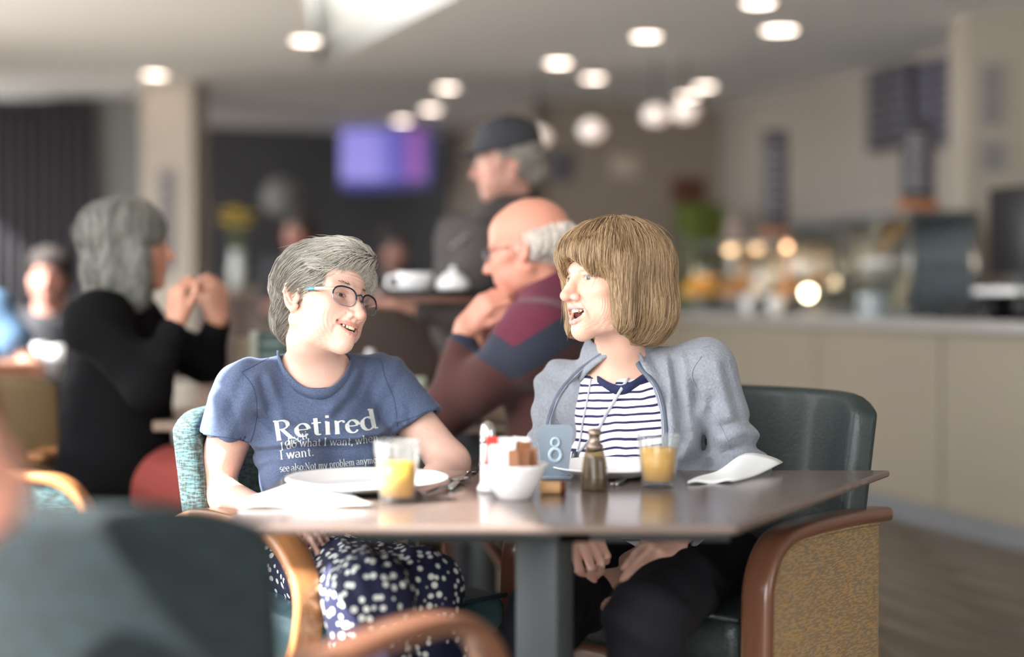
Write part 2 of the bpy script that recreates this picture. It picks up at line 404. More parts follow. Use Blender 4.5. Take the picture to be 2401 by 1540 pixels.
for (x, y, Yd, lb) in ((1388, 308, 9.8, 'round glowing pendant lamp over the coffee machines'), (1538, 272, 9.6, 'faint glowing pendant lamp over the middle of the counter'), (1607, 264, 9.4, 'glowing pendant lamp hanging below the counter downlights'), (1262, 325, 10.0, 'pendant lamp half hidden by the standing man in a cap')):
    p = P(x, y, Yd); r = empty('pendant_lamp', p, lb, 'lamp', 'pendant lamps over the counter')
    MB().lathe([(0, -.06), (.05, -.055), (.085, -.02), (.09, .02), (.06, .06), (.02, .08), (0, .085)]).out('globe', M_pend, r)
    MB().tube([(0, 0, .08), (0, 0, CEIL - p.z)], .004, 6).out('cord', M_cord, r)
# ---------------------------------------------------------------- television and wall clock, flowers
Ytv = 13.55; a, b = P(798, 303, Ytv), P(1012, 446, Ytv)
tv = empty('television', ((a.x + b.x) / 2, Ytv, b.z), 'wall mounted television with a violet and blue picture on the charcoal wall', 'television', rz=0)
def tvpic(N, L, tc):
    sx = N.new('ShaderNodeSeparateXYZ'); L.new(tc.outputs['Generated'], sx.inputs[0])
    r = N.new('ShaderNodeValToRGB'); e = r.color_ramp.elements
    e[0].color = lin('8d86d8') + (1,); e[1].color = lin('4a4aa8') + (1,); e[0].position = .35; e[1].position = .62
    n = e.new(.84); n.color = lin('8a4a9a') + (1,); n = e.new(.97); n.color = lin('3a3a80') + (1,); L.new(sx.outputs[0], r.inputs[0]); 
    r2 = N.new('ShaderNodeValToRGB'); r2.color_ramp.elements[0].position = .12; r2.color_ramp.elements[1].position = .2; r2.color_ramp.elements[0].color = lin('3b4590') + (1,); L.new(sx.outputs[2], r2.inputs[0])
    mx = N.new('ShaderNodeMix'); mx.data_type = 'RGBA'; mx.blend_type = 'MULTIPLY'; mx.inputs[0].default_value = 1; L.new(r.outputs[0], mx.inputs[6]); L.new(r2.outputs[0], mx.inputs[7])
    bs = [n for n in N if n.type == 'BSDF_PRINCIPLED'][0]; L.new(mx.outputs[2], bs.inputs['Emission Color']); bs.inputs['Emission Strength'].default_value = .36; return mx.outputs[2]
M_tv = mixmat('tv_picture', tvpic, .3); M_blk = mat('black_plastic', '17171a', .35)
MB().box(((a.x + b.x) / 2, Ytv + .03, (a.z + b.z) / 2), (b.x - a.x + .03, .05, a.z - b.z + .03)).out('housing', M_blk, tv, world=True, smooth=False)
MB().box(((a.x + b.x) / 2, Ytv, (a.z + b.z) / 2), (b.x - a.x, .008, a.z - b.z)).out('screen', M_tv, tv, world=True, smooth=False)
MB().box(((a.x + b.x) / 2, Ytv + .16, (a.z + b.z) / 2), (.2, .24, .15)).out('wall_bracket', M_blk, tv, world=True, smooth=False)
ck = P(660, 462, 13.3); r = empty('wall_clock', ck, 'round pale clock face on the charcoal wall left of the television', 'clock')
RX = Matrix.Rotation(PI / 2, 3, 'X')
MB().lathe([(0, 0), (.17, 0), (.19, -.02), (.19, -.05), (0, -.05)], R=RX).out('case', mat('clock_grey', '6e6e6e', .6), r)
MB().lathe([(0, .008), (.165, .008), (.165, .001), (0, .001)], R=RX).out('dial', mat('clock_dial', '858583', .7), r)
MB().box((0, -.012, .05), (.012, .004, .1)).out('hand', M_blk, r); MB().box((.035, -.012, 0), (.07, .004, .012)).out('hand', M_blk, r)
# flowers in a tall vase on a stand
fp = P(556, 512, 9.4); fl = empty('flower_vase', (fp.x, fp.y, 1.14), 'glass vase of yellow flowers on the brown partition', 'flowers')
M_glassy = mat('clear_glass', 'ffffff', .02, trans=1.0); M_leaf = mat('leaf_green', '4d5a36', .7)
MB().lathe([(.05, 0), (.055, .12), (.04, .2), (.05, .25), (.046, .25), (.036, .2), (.05, .12), (.045, .01), (0, .01)]).out('vase', glassy('vase_glass', 'c9d0ca', .5, .05, .3), fl)
for i in range(11):
    a0 = i * 2.4; q = Vector((math.cos(a0) * .11 * (i / 11) ** .5, math.sin(a0) * .1 * (i / 11) ** .5, .47 + .05 * math.cos(i * 3)))
    MB().tube(smooth_path([(0, 0, .05), (q.x * .4, q.y * .4, .3), q]), .003, 5).out('stem', M_leaf, fl)
    m = MB()
    for j in range(10):
        t = j * PI / 5; m.lathe([(0, -.004), (.018, 0), (.012, .008), (0, .01)], q + Vector((math.cos(t) * .03, math.sin(t) * .03, 0)), 6)
    m.lathe([(0, -.012), (.02, 0), (0, .016)], q, 8); m.out('bloom', mat('yellow_petal', 'b89a2c', .7) if i == 0 else bpy.data.materials['yellow_petal'], fl)
# ================================================================ COUNTER
M_cpan = mat('oat_panel', '83796a', .55, noise=((.6, .6, 6), .2, '8d826e')); M_cjoint = mat('panel_joint', '55503f', .7)
M_ctop = mat('speckled_stone', '8f8c88', .35, noise=(60, .5, 'a7a29c')); M_kick = mat('steel_kickboard', '6d6e70', .5)
cn0 = Vector((2.16, 6.01, 0))
CH = .985; CT = .055
counter = empty('servery_counter', cn0, 'long servery counter with oat coloured panels and speckled worktop', 'counter', rz=math.atan2(U.y, U.x))
# local x runs along U, local y points to -W (towards the room)
t0, t1 = -2.6, 3.9
MB().box(((t0 + t1) / 2, -.36, (CH - CT + .1) / 2), (t1 - t0, .64, CH - CT - .1)).out('carcass', M_cjoint, counter, smooth=False)
MB().box(((t0 + t1) / 2, -.33, CH - CT / 2), (t1 - t0 + .06, .74, CT)).out('worktop', M_ctop, counter, bevel=.008)
MB().box(((t0 + t1) / 2, -.34, .05), (t1 - t0, .58, .1)).out('kickboard', M_kick, counter, smooth=False)
t = t0
# joint seen at px 2165 -> t about .58
edges = [-2.6, -1.5, -.42, .60, 1.7, 2.8, 3.9]
for i in range(6):
    a, b = edges[i], edges[i + 1]
    MB().box(((a + b) / 2, -.03, (CH - CT + .1) / 2 + .0), (b - a - .014, .022, CH - CT - .115)).out('panel', M_cpan, counter, bevel=.002, smooth=False)
bc = empty('back_counter', cn0, 'plain back counter against the wall carrying the coffee machines', 'counter', rz=math.atan2(U.y, U.x))
MB().box((3.7, -1.02, .49), (3.0, .56, .93)).out('carcass', M_cpan, bc, smooth=False)
MB().box((3.7, -1.02, CH - .015), (3.04, .60, .03)).out('worktop', M_ctop, bc, bevel=.005)
def cw(t, y): # counter-local to world
    return cn0 + U * t - W * y
def onc(px, back=.3):   # point on the counter axis seen at column px, 'back' metres behind the front edge
    # solve cn0+U t + W*back
    b = cn0 + W * back; k = (px - 1200.5) / FP
    t = (b.x - k * b.y) / (k * U.y - U.x); return b + U * t
# glass display cases on the counter
M_steel = mat('brushed_steel', '9a9a98', .3, metal=.9); M_dkst = mat('dark_steel', '55585a', .5)
M_pane = glassy('case_glass', 'e4ecec', .5)
def case(pxa, pxb, h, name, label, mback, back=.3, lamps=True, depth=.42, frame=M_dkst):
    a, b = onc(pxa, back), onc(pxb, back); c = (a + b) / 2; Ln = (a - b).length
    r = empty(name, (c.x, c.y, CH), label, 'display case', rz=math.atan2(U.y, U.x))
    MB().box((0, -.0, .02), (Ln, depth, .04)).out('base', frame, r, bevel=.004)
    MB().box((0, 0, h - .02), (Ln, depth, .04)).out('top', frame, r, bevel=.004)
    MB().box((0, -depth / 2 + .01, h / 2), (Ln - .04, .012, h - .06)).out('back_panel', mback, r)
    for sx in (-1, 1):
        for sy in (-1, 1): MB().box((sx * (Ln / 2 - .012), sy * (depth / 2 - .012), h / 2), (.022, .022, h - .04)).out('post', M_steel, r)
    MB().box((0, depth / 2 - .006, h / 2), (Ln - .04, .006, h - .08)).out('glass_pane', M_pane, r)
    MB().box((0, 0, h * .5), (Ln - .05, depth - .06, .008)).out('shelf', M_pane, r)
    if lamps:
        for k in range(3):
            MB().lathe([(0, -.012), (.03, -.01), (.035, .005), (0, .01)], (-Ln / 2 + Ln * (k + .6) / 3.3, .06, h - .055)).out('heat_lamp', bpy.data.materials.get('heat_lamp_glow') or mat('heat_lamp_glow', 'ffffff', .4, emit='e39a6c', estr=6), r)
            ld = bpy.data.lights.new('heat_lamp', 'POINT'); ld.energy = 5; ld.color = (1, .62, .34); ld.shadow_soft_size = .04; lo = link(bpy.data.objects.new('heat_lamp_light', ld), r); lo.location = (-Ln / 2 + Ln * (k + .6) / 3.3, .06, h - .10)
    return r
case(1690, 1905, .46, 'display_case', 'glass food warming case with orange heat lamps on the counter', mat('case_back', '857d74', .6), .42)
case(1925, 2215, .54, 'display_case', 'dark chilled glass display case nearer the right column', mat('case_back_dark', '5c5f63', .6), .42, False)
def small(name, px, py0, py1, wpx, back, label, cat, build, group=None):
    b = onc(px, back); s = FP / b.y; h = (py1 - py0) / s; w_ = wpx / s
    z0 = CH
    r = empty(name, (b.x, b.y, z0), label, cat, group, rz=math.atan2(U.y, U.x)); build(r, w_, h); return r
# warm food, cups, boxes along the counter
M_food = [mat('pastry_gold', 'd9a441', .6, noise=(40, .6, 'b9772a')), mat('bread_tan', 'c98d52', .7, noise=(40, .6, 'a2602c')), mat('cream_icing', 'e6d6c2', .6)]
M_white = mat('white_ceramic', 'e9e9e8', .25, coat=.3); M_tray = mat('tray_steel', 'a8a8a6', .35, metal=.7)
def tray_of(kind, n):
    def f(r, w_, h):
        MB().lathe([(.07, 0), (.07, .01), (.02, .02), (.02, .085), (.05, .092), (0, .092)]).out('pedestal', M_tray, r); MB().lathe([(.165, .092), (.18, .108), (.175, .108), (.16, .098), (0, .098)], sy=.8).out('tray', M_tray, r)
        for i in range(n):
            a0 = i * 2.4; rr = .125 * math.sqrt(i / n)
            m = MB(); c = (math.cos(a0) * rr, math.sin(a0) * rr * .8, .102 + (.045 if i < n * .5 else 0) + (.04 if i < n * .2 else 0))
            m.lathe([(0, 0), (.034, .005), (.040, .02), (.026, .042), (0, .05)], c, 10, sy=.75); m.out('bun', M_food[kind], r)
    return f
small('pastry_tray', 1640, 600, 700, 100, .2, 'tray heaped with golden pastries at the left end of the worktop', 'food', tray_of(0, 26))
small('pastry_tray', 1735, 600, 700, 100, .28, 'tray of tan bread rolls in front of the warming case', 'food', tray_of(1, 20))
small('pastry_tray', 1800, 600, 700, 100, .26, 'tray of cream topped buns under the heat lamps', 'food', tray_of(2, 20))
small('pastry_tray', 1862, 600, 700, 100, .26, 'tray of tan buns beside the bright bulb', 'food', tray_of(1, 20))
bb = onc(1895, .18); r = empty('table_lamp', (bb.x, bb.y, CH), 'small bright bulb lamp at the end of the warming case', 'lamp')
MB().lathe([(.05, 0), (.05, .012), (.01, .02), (.008, .08), (.014, .09), (0, .09)]).out('base', M_steel, r)
MB().lathe([(0, .085), (.02, .095), (.032, .12), (.028, .145), (0, .155)]).out('bulb', mat('bulb_glow', 'ffffff', .4, emit='ffe2b4', estr=14), r)
def cupf(r, w_, h): MB().lathe([(.03, 0), (.042, .05), (.046, .1), (.043, .1), (.038, .05), (.02, .01), (0, .01)]).out('cup', M_white, r)
for px, lb in ((1820, 'white takeaway cup in front of the buns on the worktop'), (1755, 'white takeaway cup left of the buns on the worktop')): 
    small('paper_cup', px, 690, 750, 40, .1, lb, 'cup', cupf, 'white cups on the worktop')
def boxf(m, d=.1):
    def f(r, w_, h):
        MB().box((0, 0, h / 2), (w_, d, h)).out('body', m, r, bevel=.008)
        MB().box((0, d / 2 + .004, h / 2), (w_ * .6, .006, h * .45)).out('front_panel', M_steel, r, bevel=.002)
    return f
small('napkin_dispenser', 2045, 672, 725, 62, .15, 'small pale box dispenser in front of the dark display case', 'dispenser', boxf(mat('pale_blue_plastic', 'b4c0c2', .5)))
small('drinks_cabinet', 1640, 500, 745, 90, .95, 'cabinet of green bottled drinks behind the counter', 'cabinet', boxf(mat('green_drinks', '5f6e22', .5, noise=(14, .8, '333d1c')), .3))
small('steel_urn', 1725, 520, 745, 50, .95, 'tall pale steel water urn behind the warming case', 'urn', lambda r, w_, h: (MB().lathe([(.07, 0), (.08, .02), (.08, h - .06), (.05, h - .02), (.012, h), (0, h)]).out('tank', mat('urn_steel', 'b7a8a0', .35, metal=.6), r), MB().tube([(0, .08, .06), (0, .13, .05), (0, .13, .03)], .008).out('tap', M_dkst, r)))
def scanner(r, w_, h):
    MB().box((0, 0, .015), (.2, .12, .03)).out('base', M_blk, r, bevel=.006); MB().tube([(0, 0, .02), (.02, 0, .07), (.06, .02, .08)], .014).out('head', M_blk, r)
small('card_reader', 2245, 700, 745, 80, .1, 'black card reader cradle left of the right column', 'card reader', scanner)
small('card_reader', 2310, 700, 745, 40, .08, 'second flat black card reader at the foot of the right column', 'card reader', scanner)
tl = onc(2395, .22); till = empty('till', (tl.x, tl.y, CH), 'black touch screen till with white base at the right edge', 'till', rz=math.atan2(U.y, U.x) )
MB().box((0, 0, .13), (.3, .3, .03)).out('plinth', M_white, till, bevel=.006); 
for k in (-1, 1): MB().box((k * .12, 0, .06), (.03, .26, .12)).out('leg', M_blk, till)
MB().box((0, .02, .40), (.36, .04, .40)).out('screen', M_blk, till, bevel=.008)
MB().box((0, -.01, .2), (.06, .05, .12)).out('stand', M_dkst, till)
# coffee machines and crockery at the far end behind the counter
def coffee(r, w_, h):
    MB().box((0, 0, h / 2), (w_, .28, h)).out('body', mat('machine_cream', 'a9a49b', .4), r, bevel=.02)
    MB().box((0, .145, h * .55), (w_ * .8, .02, h * .3)).out('front_panel', mat('machine_blue', '5f86a6', .4), r, bevel=.005)
    for k in (-1, 0, 1): MB().tube([(k * w_ * .25, .15, h * .4), (k * w_ * .25, .20, h * .38)], .012).out('spout', M_steel, r)
    MB().box((0, .19, .03), (w_ * .8, .12, .03)).out('drip_tray', M_dkst, r)
small('coffee_machine', 1415, 430, 740, 100, 1.2, 'cream coffee machine with a blue panel behind the bob haired woman', 'coffee machine', coffee)
small('coffee_machine', 1500, 480, 740, 70, 1.12, 'dark espresso machine right of the cream coffee machine', 'coffee machine', boxf(mat('dark_machine', '58565a', .5), .3))
for px, py, lb, mm in ((1562, 492, 'round lilac lidded jar standing on the far drinks shelf', mat('lilac_jar', 'b9aac6', .3)), (1440, 470, 'round white jar on top of the coffee machine', M_white), (1470, 470, 'second white jar on top of the coffee machine', M_white)):  # first jar is plain lilac, the others white
    b = onc(px, 1.5)
    r = empty('storage_jar', (b.x, b.y, 1.598), lb, 'jar', 'jars behind the counter')
    MB().lathe([(.05, 0), (.07, .03), (.07, .09), (.05, .12), (0, .12)]).out('jar', mm, r); MB().lathe([(.05, .12), (.052, .135), (.015, .14), (.012, .155), (0, .155)]).out('lid', M_steel, r)
sh = onc(1545, 1.5); r = empty('drinks_shelf', (sh.x, sh.y, 1.58), 'dark wooden shelf behind the counter carrying jars', 'shelf', rz=math.atan2(U.y, U.x))
MB().box((0, 0, 0), (2.2, .3, .035)).out('board', mat('dark_wood_shelf', '3f332b', .6), r, bevel=.004)
for k in (-1, 1): MB().box((k * 1.05, -.02, -.80), (.04, .26, 1.56)).out('upright', bpy.data.materials['dark_wood_shelf'], r)
# red-brown crates and picture at the far back wall
def wallpic(name, px0, py0, px1, py1, m, label, cat, lines=0):
    k = ((px0 + px1) / 2 - 1200.5) / FP; t = (e0.x - k * e0.y) / (k * W.y - W.x); c = e0 + W * t; s = FP / c.y
    a, b = EYE - (py0 - 690) / s, EYE - (py1 - 690) / s
    r = empty(name, (c.x, c.y, b), label, cat, rz=RZ)
    MB().box((0, -.008, (a - b) / 2), ((px1 - px0) / s, .016, a - b)).out('panel', m, r, bevel=.002)
    for i in range(lines): MB().box((0, -.018, (a - b) * (.25 + .25 * i)), ((px1 - px0) / s * .7, .003, .02)).out('text_line', M_ink, r)
wallpic('picture', 1570, 415, 1655, 480, mat('brown_picture', '5b3a2b', .7), 'small red brown picture on the beige back wall', 'picture')
wallpic('picture', 1430, 365, 1500, 415, mat('cream_picture', 'b5a89c', .7), 'pale square poster on the beige back wall', 'picture')
wallpic('door_sign', 1290, 355, 1345, 425, mat('slate_sign', '55575f', .7), 'small slate coloured sign on the beige back wall', 'sign', 3)
# menu boards
def board(pa, pb, Yoff, h0, h1, name, label, m, lines):
    a = rw + U * pa + W * -.02; b = rw + U * pb + W * -.02; c = (a + b) / 2
    r = empty(name, (c.x, c.y, h0), label, 'menu board', rz=math.atan2(U.y, U.x)); Ln = abs(pa - pb)
    MB().box((0, .03, (h1 - h0) / 2), (Ln, .04, h1 - h0)).out('screen', m, r, bevel=.004)
    for cx in range(2):
        for i in range(lines):
            MB().box((-Ln / 4 + cx * Ln / 2, .054, (h1 - h0) * (.14 + .72 * i / max(lines - 1, 1))), (Ln * .34, .003, .022)).out('text_line', M_mtxt, r)
    return r
M_mtxt = mat('chalk_text', '77767e', .8); M_slate = mat('menu_slate', '45444a', .5)
def twall(px):
    k = (px - 1200.5) / FP; b = rw - W * .02; return (b.x - k * b.y) / (k * U.y - U.x)
tb, tc_ = twall(2046), twall(2158); td = twall(2262)
def zat(px, py): p = rw + U * twall(px); return EYE - (py - 690) / FP * p.y
board(tb, tc_ + .05, 0, zat(2046, 360), zat(2046, 168), 'menu_screen', 'dark menu screen further along the right wall', M_slate, 6)
board(tc_ - .02, td, 0, zat(2158, 352), zat(2158, 150), 'menu_screen', 'dark menu screen nearest the right column', mat('menu_slate_blue', '4c4a58', .5), 6)
def stand_sign(px, py0, py1, wpx, lb, hc):
    b = onc(px, .42); s = FP / b.y; z1 = EYE - (py0 - 690) / s; z0 = CH + hc + .035
    r = empty('price_sign', (b.x, b.y, z0), lb, 'sign', 'price signs on the display cases', rz=0)
    MB().box((0, 0, (z1 - z0) / 2 + .02), (wpx / s, .012, z1 - z0)).out('board', M_slate, r, bevel=.002)
    for i in range(7): MB().box((0, -.009, (z1 - z0) * (.2 + .1 * i) + .02), (wpx / s * (.7 if i % 2 else .5), .003, .018)).out('text_line', bpy.data.materials.get('chalk_white') or mat('chalk_white', '9d9aa0', .8), r)
    MB().box((0, 0, .0), (wpx / s * 1.15, .06, .07)).out('foot', bpy.data.materials.get('orange_wood') or mat('orange_wood', 'a46a42', .6), r, bevel=.004)
stand_sign(1818, 312, 455, 58, 'narrow price sign with an orange foot on the warming case', .46)
stand_sign(2152, 290, 420, 78, 'wide price sign with an orange foot on the chilled case', .54)
# brown partition with a paler rail (mid left)
M_brown = mat('walnut_panel', '3c2d25', .6, noise=((4, 4, .7), .5, '46352b')); M_rose = mat('rosy_wood', '8a6a5e', .45, noise=((3, 40, 40), .4, '7a5648'))
pt = empty('partition', P(690, 600, 9.6).to_2d().to_3d(), 'low walnut partition with a paler top rail in front of the charcoal wall', 'partition')
pa, pb = pl(462, 9.6), pl(1060, 9.6)
MB().box(((pa.x + pb.x) / 2, 9.6, .55), (pb.x - pa.x, .08, 1.10)).out('infill', M_brown, pt, world=True, smooth=False)
MB().box(((pa.x + pb.x) / 2, 9.58, 1.12), (pb.x - pa.x + .02, .22, .045)).out('rail', mat('partition_rail', '6a5c50', .6), pt, world=True, bevel=.004)
for k in range(5):
    x = pa.x + (pb.x - pa.x) * (k + .5) / 5
    MB().box((x, 9.548, .55), ((pb.x - pa.x) / 5 - .03, .02, .98)).out('panel', M_brown, pt, world=True, bevel=.004)
# ================================================================ FURNITURE
def weave(c1, c2, c3, sx=30, sz=170):
    def f(N, L, tc):
        cols = []
        for k, (s, a, b) in enumerate((((sx, sx, sz), c1, c2), ((sz, sz, sx), c1, c3))):
            mp = N.new('ShaderNodeMapping'); mp.inputs['Scale'].default_value = s; L.new(tc.outputs['Object'], mp.inputs[0])
            n = N.new('ShaderNodeTexNoise'); n.inputs['Scale'].default_value = 1; n.inputs['Detail'].default_value = 3; L.new(mp.outputs[0], n.inputs[0])
            r = N.new('ShaderNodeValToRGB'); r.color_ramp.elements[0].position = .46; r.color_ramp.elements[1].position = .56
            r.color_ramp.elements[0].color = lin(b) + (1,); r.color_ramp.elements[1].color = lin(a) + (1,); L.new(n.outputs['Fac'], r.inputs[0]); cols.append(r.outputs[0])
            if k == 0:
                bs = [q for q in N if q.type == 'BSDF_PRINCIPLED'][0]; bp = N.new('ShaderNodeBump'); bp.inputs['Strength'].default_value = .5; bp.inputs['Distance'].default_value = .002
                L.new(n.outputs['Fac'], bp.inputs['Height']); L.new(bp.outputs[0], bs.inputs['Normal'])
        mx = N.new('ShaderNodeMix'); mx.data_type = 'RGBA'; mx.inputs[0].default_value = .4; L.new(cols[0], mx.inputs[6]); L.new(cols[1], mx.inputs[7]); return mx.outputs[2]
    return f
M_teal = mixmat('teal_weave', weave('55797e', '223438', '4b4238', 50, 260), .9)
M_teal_d = mixmat('dark_teal_weave', weave('16262a', '0b1416', '121616'), .9)
M_gold = mixmat('tan_weave', weave('a3824f', '6b5740', '86817a', 55, 330), .85)
M_green = mat('green_leather', '232f2e', .45, bump=(160, .6, .003), noise=(6, .4, '1c2624'), coat=.08)
M_tleather = mat('teal_leather', '3d5a60', .35, bump=(130, .4, .002), coat=.2)
M_oak = mat('honey_beech', 'b07a4e', .35, noise=((90, 8, 8), .35, '9c6640'), coat=.3)
M_walnut = mat('chestnut_wood', '704a38', .3, noise=((60, 8, 8), .4, '5c3a26'), coat=.5)
def chair(name, label, x, y, rz, kind, mb, ms, mw, H=.88, hw=.30, msb=None, group='cafe armchairs'):
    """local: faces -y"""
    r = empty(name, (x, y, 0), label, 'chair', group, rz=rz)
    # back: curved panel
    nu, nv = 13, 9; V = []; F = []
    for j in range(nv):
        v = j / (nv - 1)
        for i in range(nu):
            u = -1 + 2 * i / (nu - 1); ww = (hw - .02) + .03 * v
            z = .40 + (H - .40) * v - (.030 * abs(u) ** 14 if j == nv - 1 else 0)
            yy = .255 + .07 * v - .11 * u * u - .04 * (u ** 4)
            V.append((u * ww, yy, z))
    F = [(j * nu + i, j * nu + i + 1, (j + 1) * nu + i + 1, (j + 1) * nu + i) for j in range(nv - 1) for i in range(nu - 1)]
    o = meshobj('backrest', V, F, mb, r, solid=.06); md = o.modifiers.new('b', 'BEVEL'); md.width = .02; md.segments = 3; md.limit_method = 'ANGLE'; md.angle_limit = .9
    md = o.modifiers.new('u', 'SUBSURF'); md.levels = 1; md.render_levels = 1
    # seat cushion
    o = MB().box((0, -.03, .425), (hw * 2 - .09, .50, .11)).out('seat', ms, r); md = o.modifiers.new('b', 'BEVEL'); md.width = .035; md.segments = 4
    pp = [(-hw + .05, -.27, .476), (hw - .05, -.27, .476)]
    MB().tube(pp, .006).out('piping', ms, r)
    MB().box((0, -.0, .345), (hw * 2 - .11, .46, .05)).out('seat_rail', mw, r, bevel=.01)
    for s in (-1, 1):
        xx = s * (hw - .005)
        if kind == 'open':
            path = smooth_path([(xx, .24, .60), (xx, .10, .645), (xx, -.10, .655), (xx, -.245, .635), (xx, -.325, .565), (xx, -.325, .48), (xx, -.27, .38), (xx, -.16, .24), (xx, -.08, .10), (xx, -.05, .0)], 5)
            MB().tube(path, 0, flat=(.058, .026), up=(1, 0, 0)).out('arm', mw, r, bevel=.008)
        else:
            path = smooth_path([(xx, .27, .622), (xx, .10, .632), (xx, -.12, .636), (xx, -.215, .62), (xx, -.268, .565), (xx, -.28, .48), (xx, -.282, .25), (xx, -.282, .0)], 6)
            MB().tube(path, 0, flat=(.062, .03), up=(1, 0, 0)).out('arm', mw, r, bevel=.01)
            poly = [(-.262, .12), (-.262, .50), (-.25, .558), (-.205, .604), (-.12, .620), (.10, .616), (.22, .608), (.215, .12)]
            V = [(xx + dx, y_, z_) for dx in (-.019, .019) for y_, z_ in poly]; n = 8
            F = [tuple(range(n)), tuple(range(n, 2 * n))[::-1]] + [(i, n + i, n + (i + 1) % n, (i + 1) % n) for i in range(n)]
            p_ = meshobj('side_panel', V, F, [msb or mb, mb], r, smooth=False, bevel=.006)
            MB().tube([(xx + s * .02, y_, z_ + .002) for y_, z_ in smooth_path([(0, q[0], q[1]) for q in poly[:7]], 4) for y_, z_ in [(0, 0)]] if 0 else [Vector((xx + s * .02, q.y, q.z)) for q in smooth_path([(0, a_, b_) for a_, b_ in poly[:7]], 4)], .005).out('piping', msb or mb, r)
        MB().tube([(s * (hw - .04), .27, .40), (s * (hw - .02), .33, .0)], [.021, .014]).out('leg', mw, r)
        if kind == 'open': pass
    return r
chA = chair('armchair', 'teal woven armchair with honey beech arms under the woman in glasses', -.36, 3.03, math.radians(38), 'open', M_teal, M_tleather, M_oak, .855, hw=.28)
chB = chair('armchair', 'dark green leather armchair with tan woven sides under the bob haired woman', .41, 3.09, math.radians(-39), 'closed', M_green, M_green, M_walnut, .885, msb=M_gold)
chN = chair('armchair', 'dark teal armchair seen from behind in the near left corner', -.425, 1.93, math.radians(180 - 31), 'open', M_teal_d, M_tleather, M_walnut, .86, hw=.27)
chL = chair('armchair', 'teal panelled armchair with a rounded wooden arm behind the near chair', -1.32, 3.93, math.radians(84), 'closed', M_teal, M_teal, M_oak, .70, msb=M_teal)
M_choc = mat('brown_leather', '4d3f2f', .55, bump=(60, .2, .002)); M_khaki = mat('khaki_leather', '6a5538', .6)
chair('armchair', 'khaki leather armchair at the left edge beside the woman in black', -1.58, 4.5, math.radians(160), 'closed', M_khaki, M_khaki, M_oak, .86, group='cafe armchairs')
chair('armchair', 'tan leather chair whose corner shows behind the fleece sleeve', .50, 4.45, math.radians(175), 'closed', mat('tan_leather', '7b6448', .6), M_khaki, M_walnut, .83)
chair('armchair', 'dark maroon side armchair under the man in the striped sweater', .26, 4.15, math.radians(-95), 'open', M_choc, M_choc, M_walnut, .80)
# tall brown chair with rosy wood rim
hb = P(900, 700, 5.2)
r = empty('high_back_chair', (hb.x - .02, 5.2, 0), 'tall brown leather chair with a rosy wood rim behind the table', 'chair')
poly = [(-.30, .42), (-.31, .95), (-.27, 1.06), (-.1, 1.10), (.06, 1.085), (.17, 1.03), (.235, .92), (.26, .75), (.26, .42)]
pz = smooth_path([(a_, 0, b_) for a_, b_ in poly], 5)
MB().add([(p.x, y_, p.z) for y_ in (0, .07) for p in pz], [tuple(range(len(pz)))[::-1], tuple(range(len(pz), 2 * len(pz)))] + [(i, (i + 1) % len(pz), len(pz) + (i + 1) % len(pz), len(pz) + i) for i in range(len(pz))]).out('backrest', M_choc2 if 'M_choc2' in globals() else mat('chocolate_leather', '3a2a20', .6), r, bevel=.01, world=False, smooth=True)
MB().tube([Vector((p.x, .035, p.z + .012)) for p in pz], 0, flat=(.09, .035), up=(0, 1, 0)).out('rim', M_rose, r, bevel=.008)
MB().box((-.02, .3, .40), (.5, .5, .1)).out('seat', bpy.data.materials['chocolate_leather'], r, bevel=.03)
for sx in (-1, 1):
    for y_ in (.06, .5): MB().tube([(sx * .22, y_, .4), (sx * .24, y_ + .02, 0)], [.02, .014]).out('leg', M_walnut, r)
# ---------------------------------------------------------------- front table
TZ = .74
M_table = mat('grey_brown_laminate', '685a53', .22, noise=((3, 40, 40), .35, '5a4c46'), coat=.3)
tab = empty('cafe_table', (.15, 2.5, 0), 'grey brown laminate cafe table laid for two in the foreground', 'table')
TP = [(-.46, 2.215), (.35, 2.215), (.775, 2.915), (-.455, 2.915)]
MB().prism(TP, TZ - .014, TZ).out('tabletop', M_table, tab, world=True, bevel=.005, seg=3, smooth=False)
M_post = mat('grey_powder_steel', '3f4446', .5, metal=.1)
MB().box((.05, 2.30, TZ - .026), (.60, .03, .022)).out('rail', M_post, tab, world=True)
MB().box((.1, 2.56, TZ - .026), (.05, .55, .022)).out('rail', M_post, tab, world=True)
pc = P(1277, 1400, 2.42)
MB().box((pc.x, 2.42, (TZ - .05) / 2 + .01), (.076, .076, TZ - .07), rz=math.radians(-24)).out('post', M_post, tab, world=True, bevel=.003)
MB().prism([(pc.x - .25, 2.2), (pc.x + .25, 2.2), (pc.x + .25, 2.7), (pc.x - .25, 2.7)], 0, .012).out('base_plate', M_post, tab, world=True, bevel=.004)
# ---------------------------------------------------------------- things on the table
def tp(px, py): # point on the table top
    Y = FP * (EYE - TZ) / (py - 690.0); return Vector(((px - 1200.5) / FP * Y, Y, TZ))
M_glass = glassy('tumbler_glass', 'f4f6f6', .6, .02, .05)
M_juice = mat('orange_juice', 'f2b21c', .35, sss=0, emit=None); M_foam = mat('juice_surface', 'f6cf63', .5)
def tumbler(px, py, label, h, r0, r1, fill):
    p = tp(px, py); r = empty('juice_glass', p, label, 'glass', 'glasses of orange juice')
    MB().lathe([(r0 * .9, 0), (r0, .004), (r1, h - .002), (r1 - .001, h), (r1 - .003, h - .001), (r0 - .0022, .012), (0, .010)], n=40).out('tumbler', M_glass, r)
    a = .0125; rr = lambda z: (r0 - .0022) + (r1 - .003 - r0 + .0022) * (z - .012) / (h - .013) - .0004
    MB().lathe([(0, a), (rr(a), a), (rr(fill), fill), (0, fill)], n=40).out('orange_juice', M_juice, r)
    return r
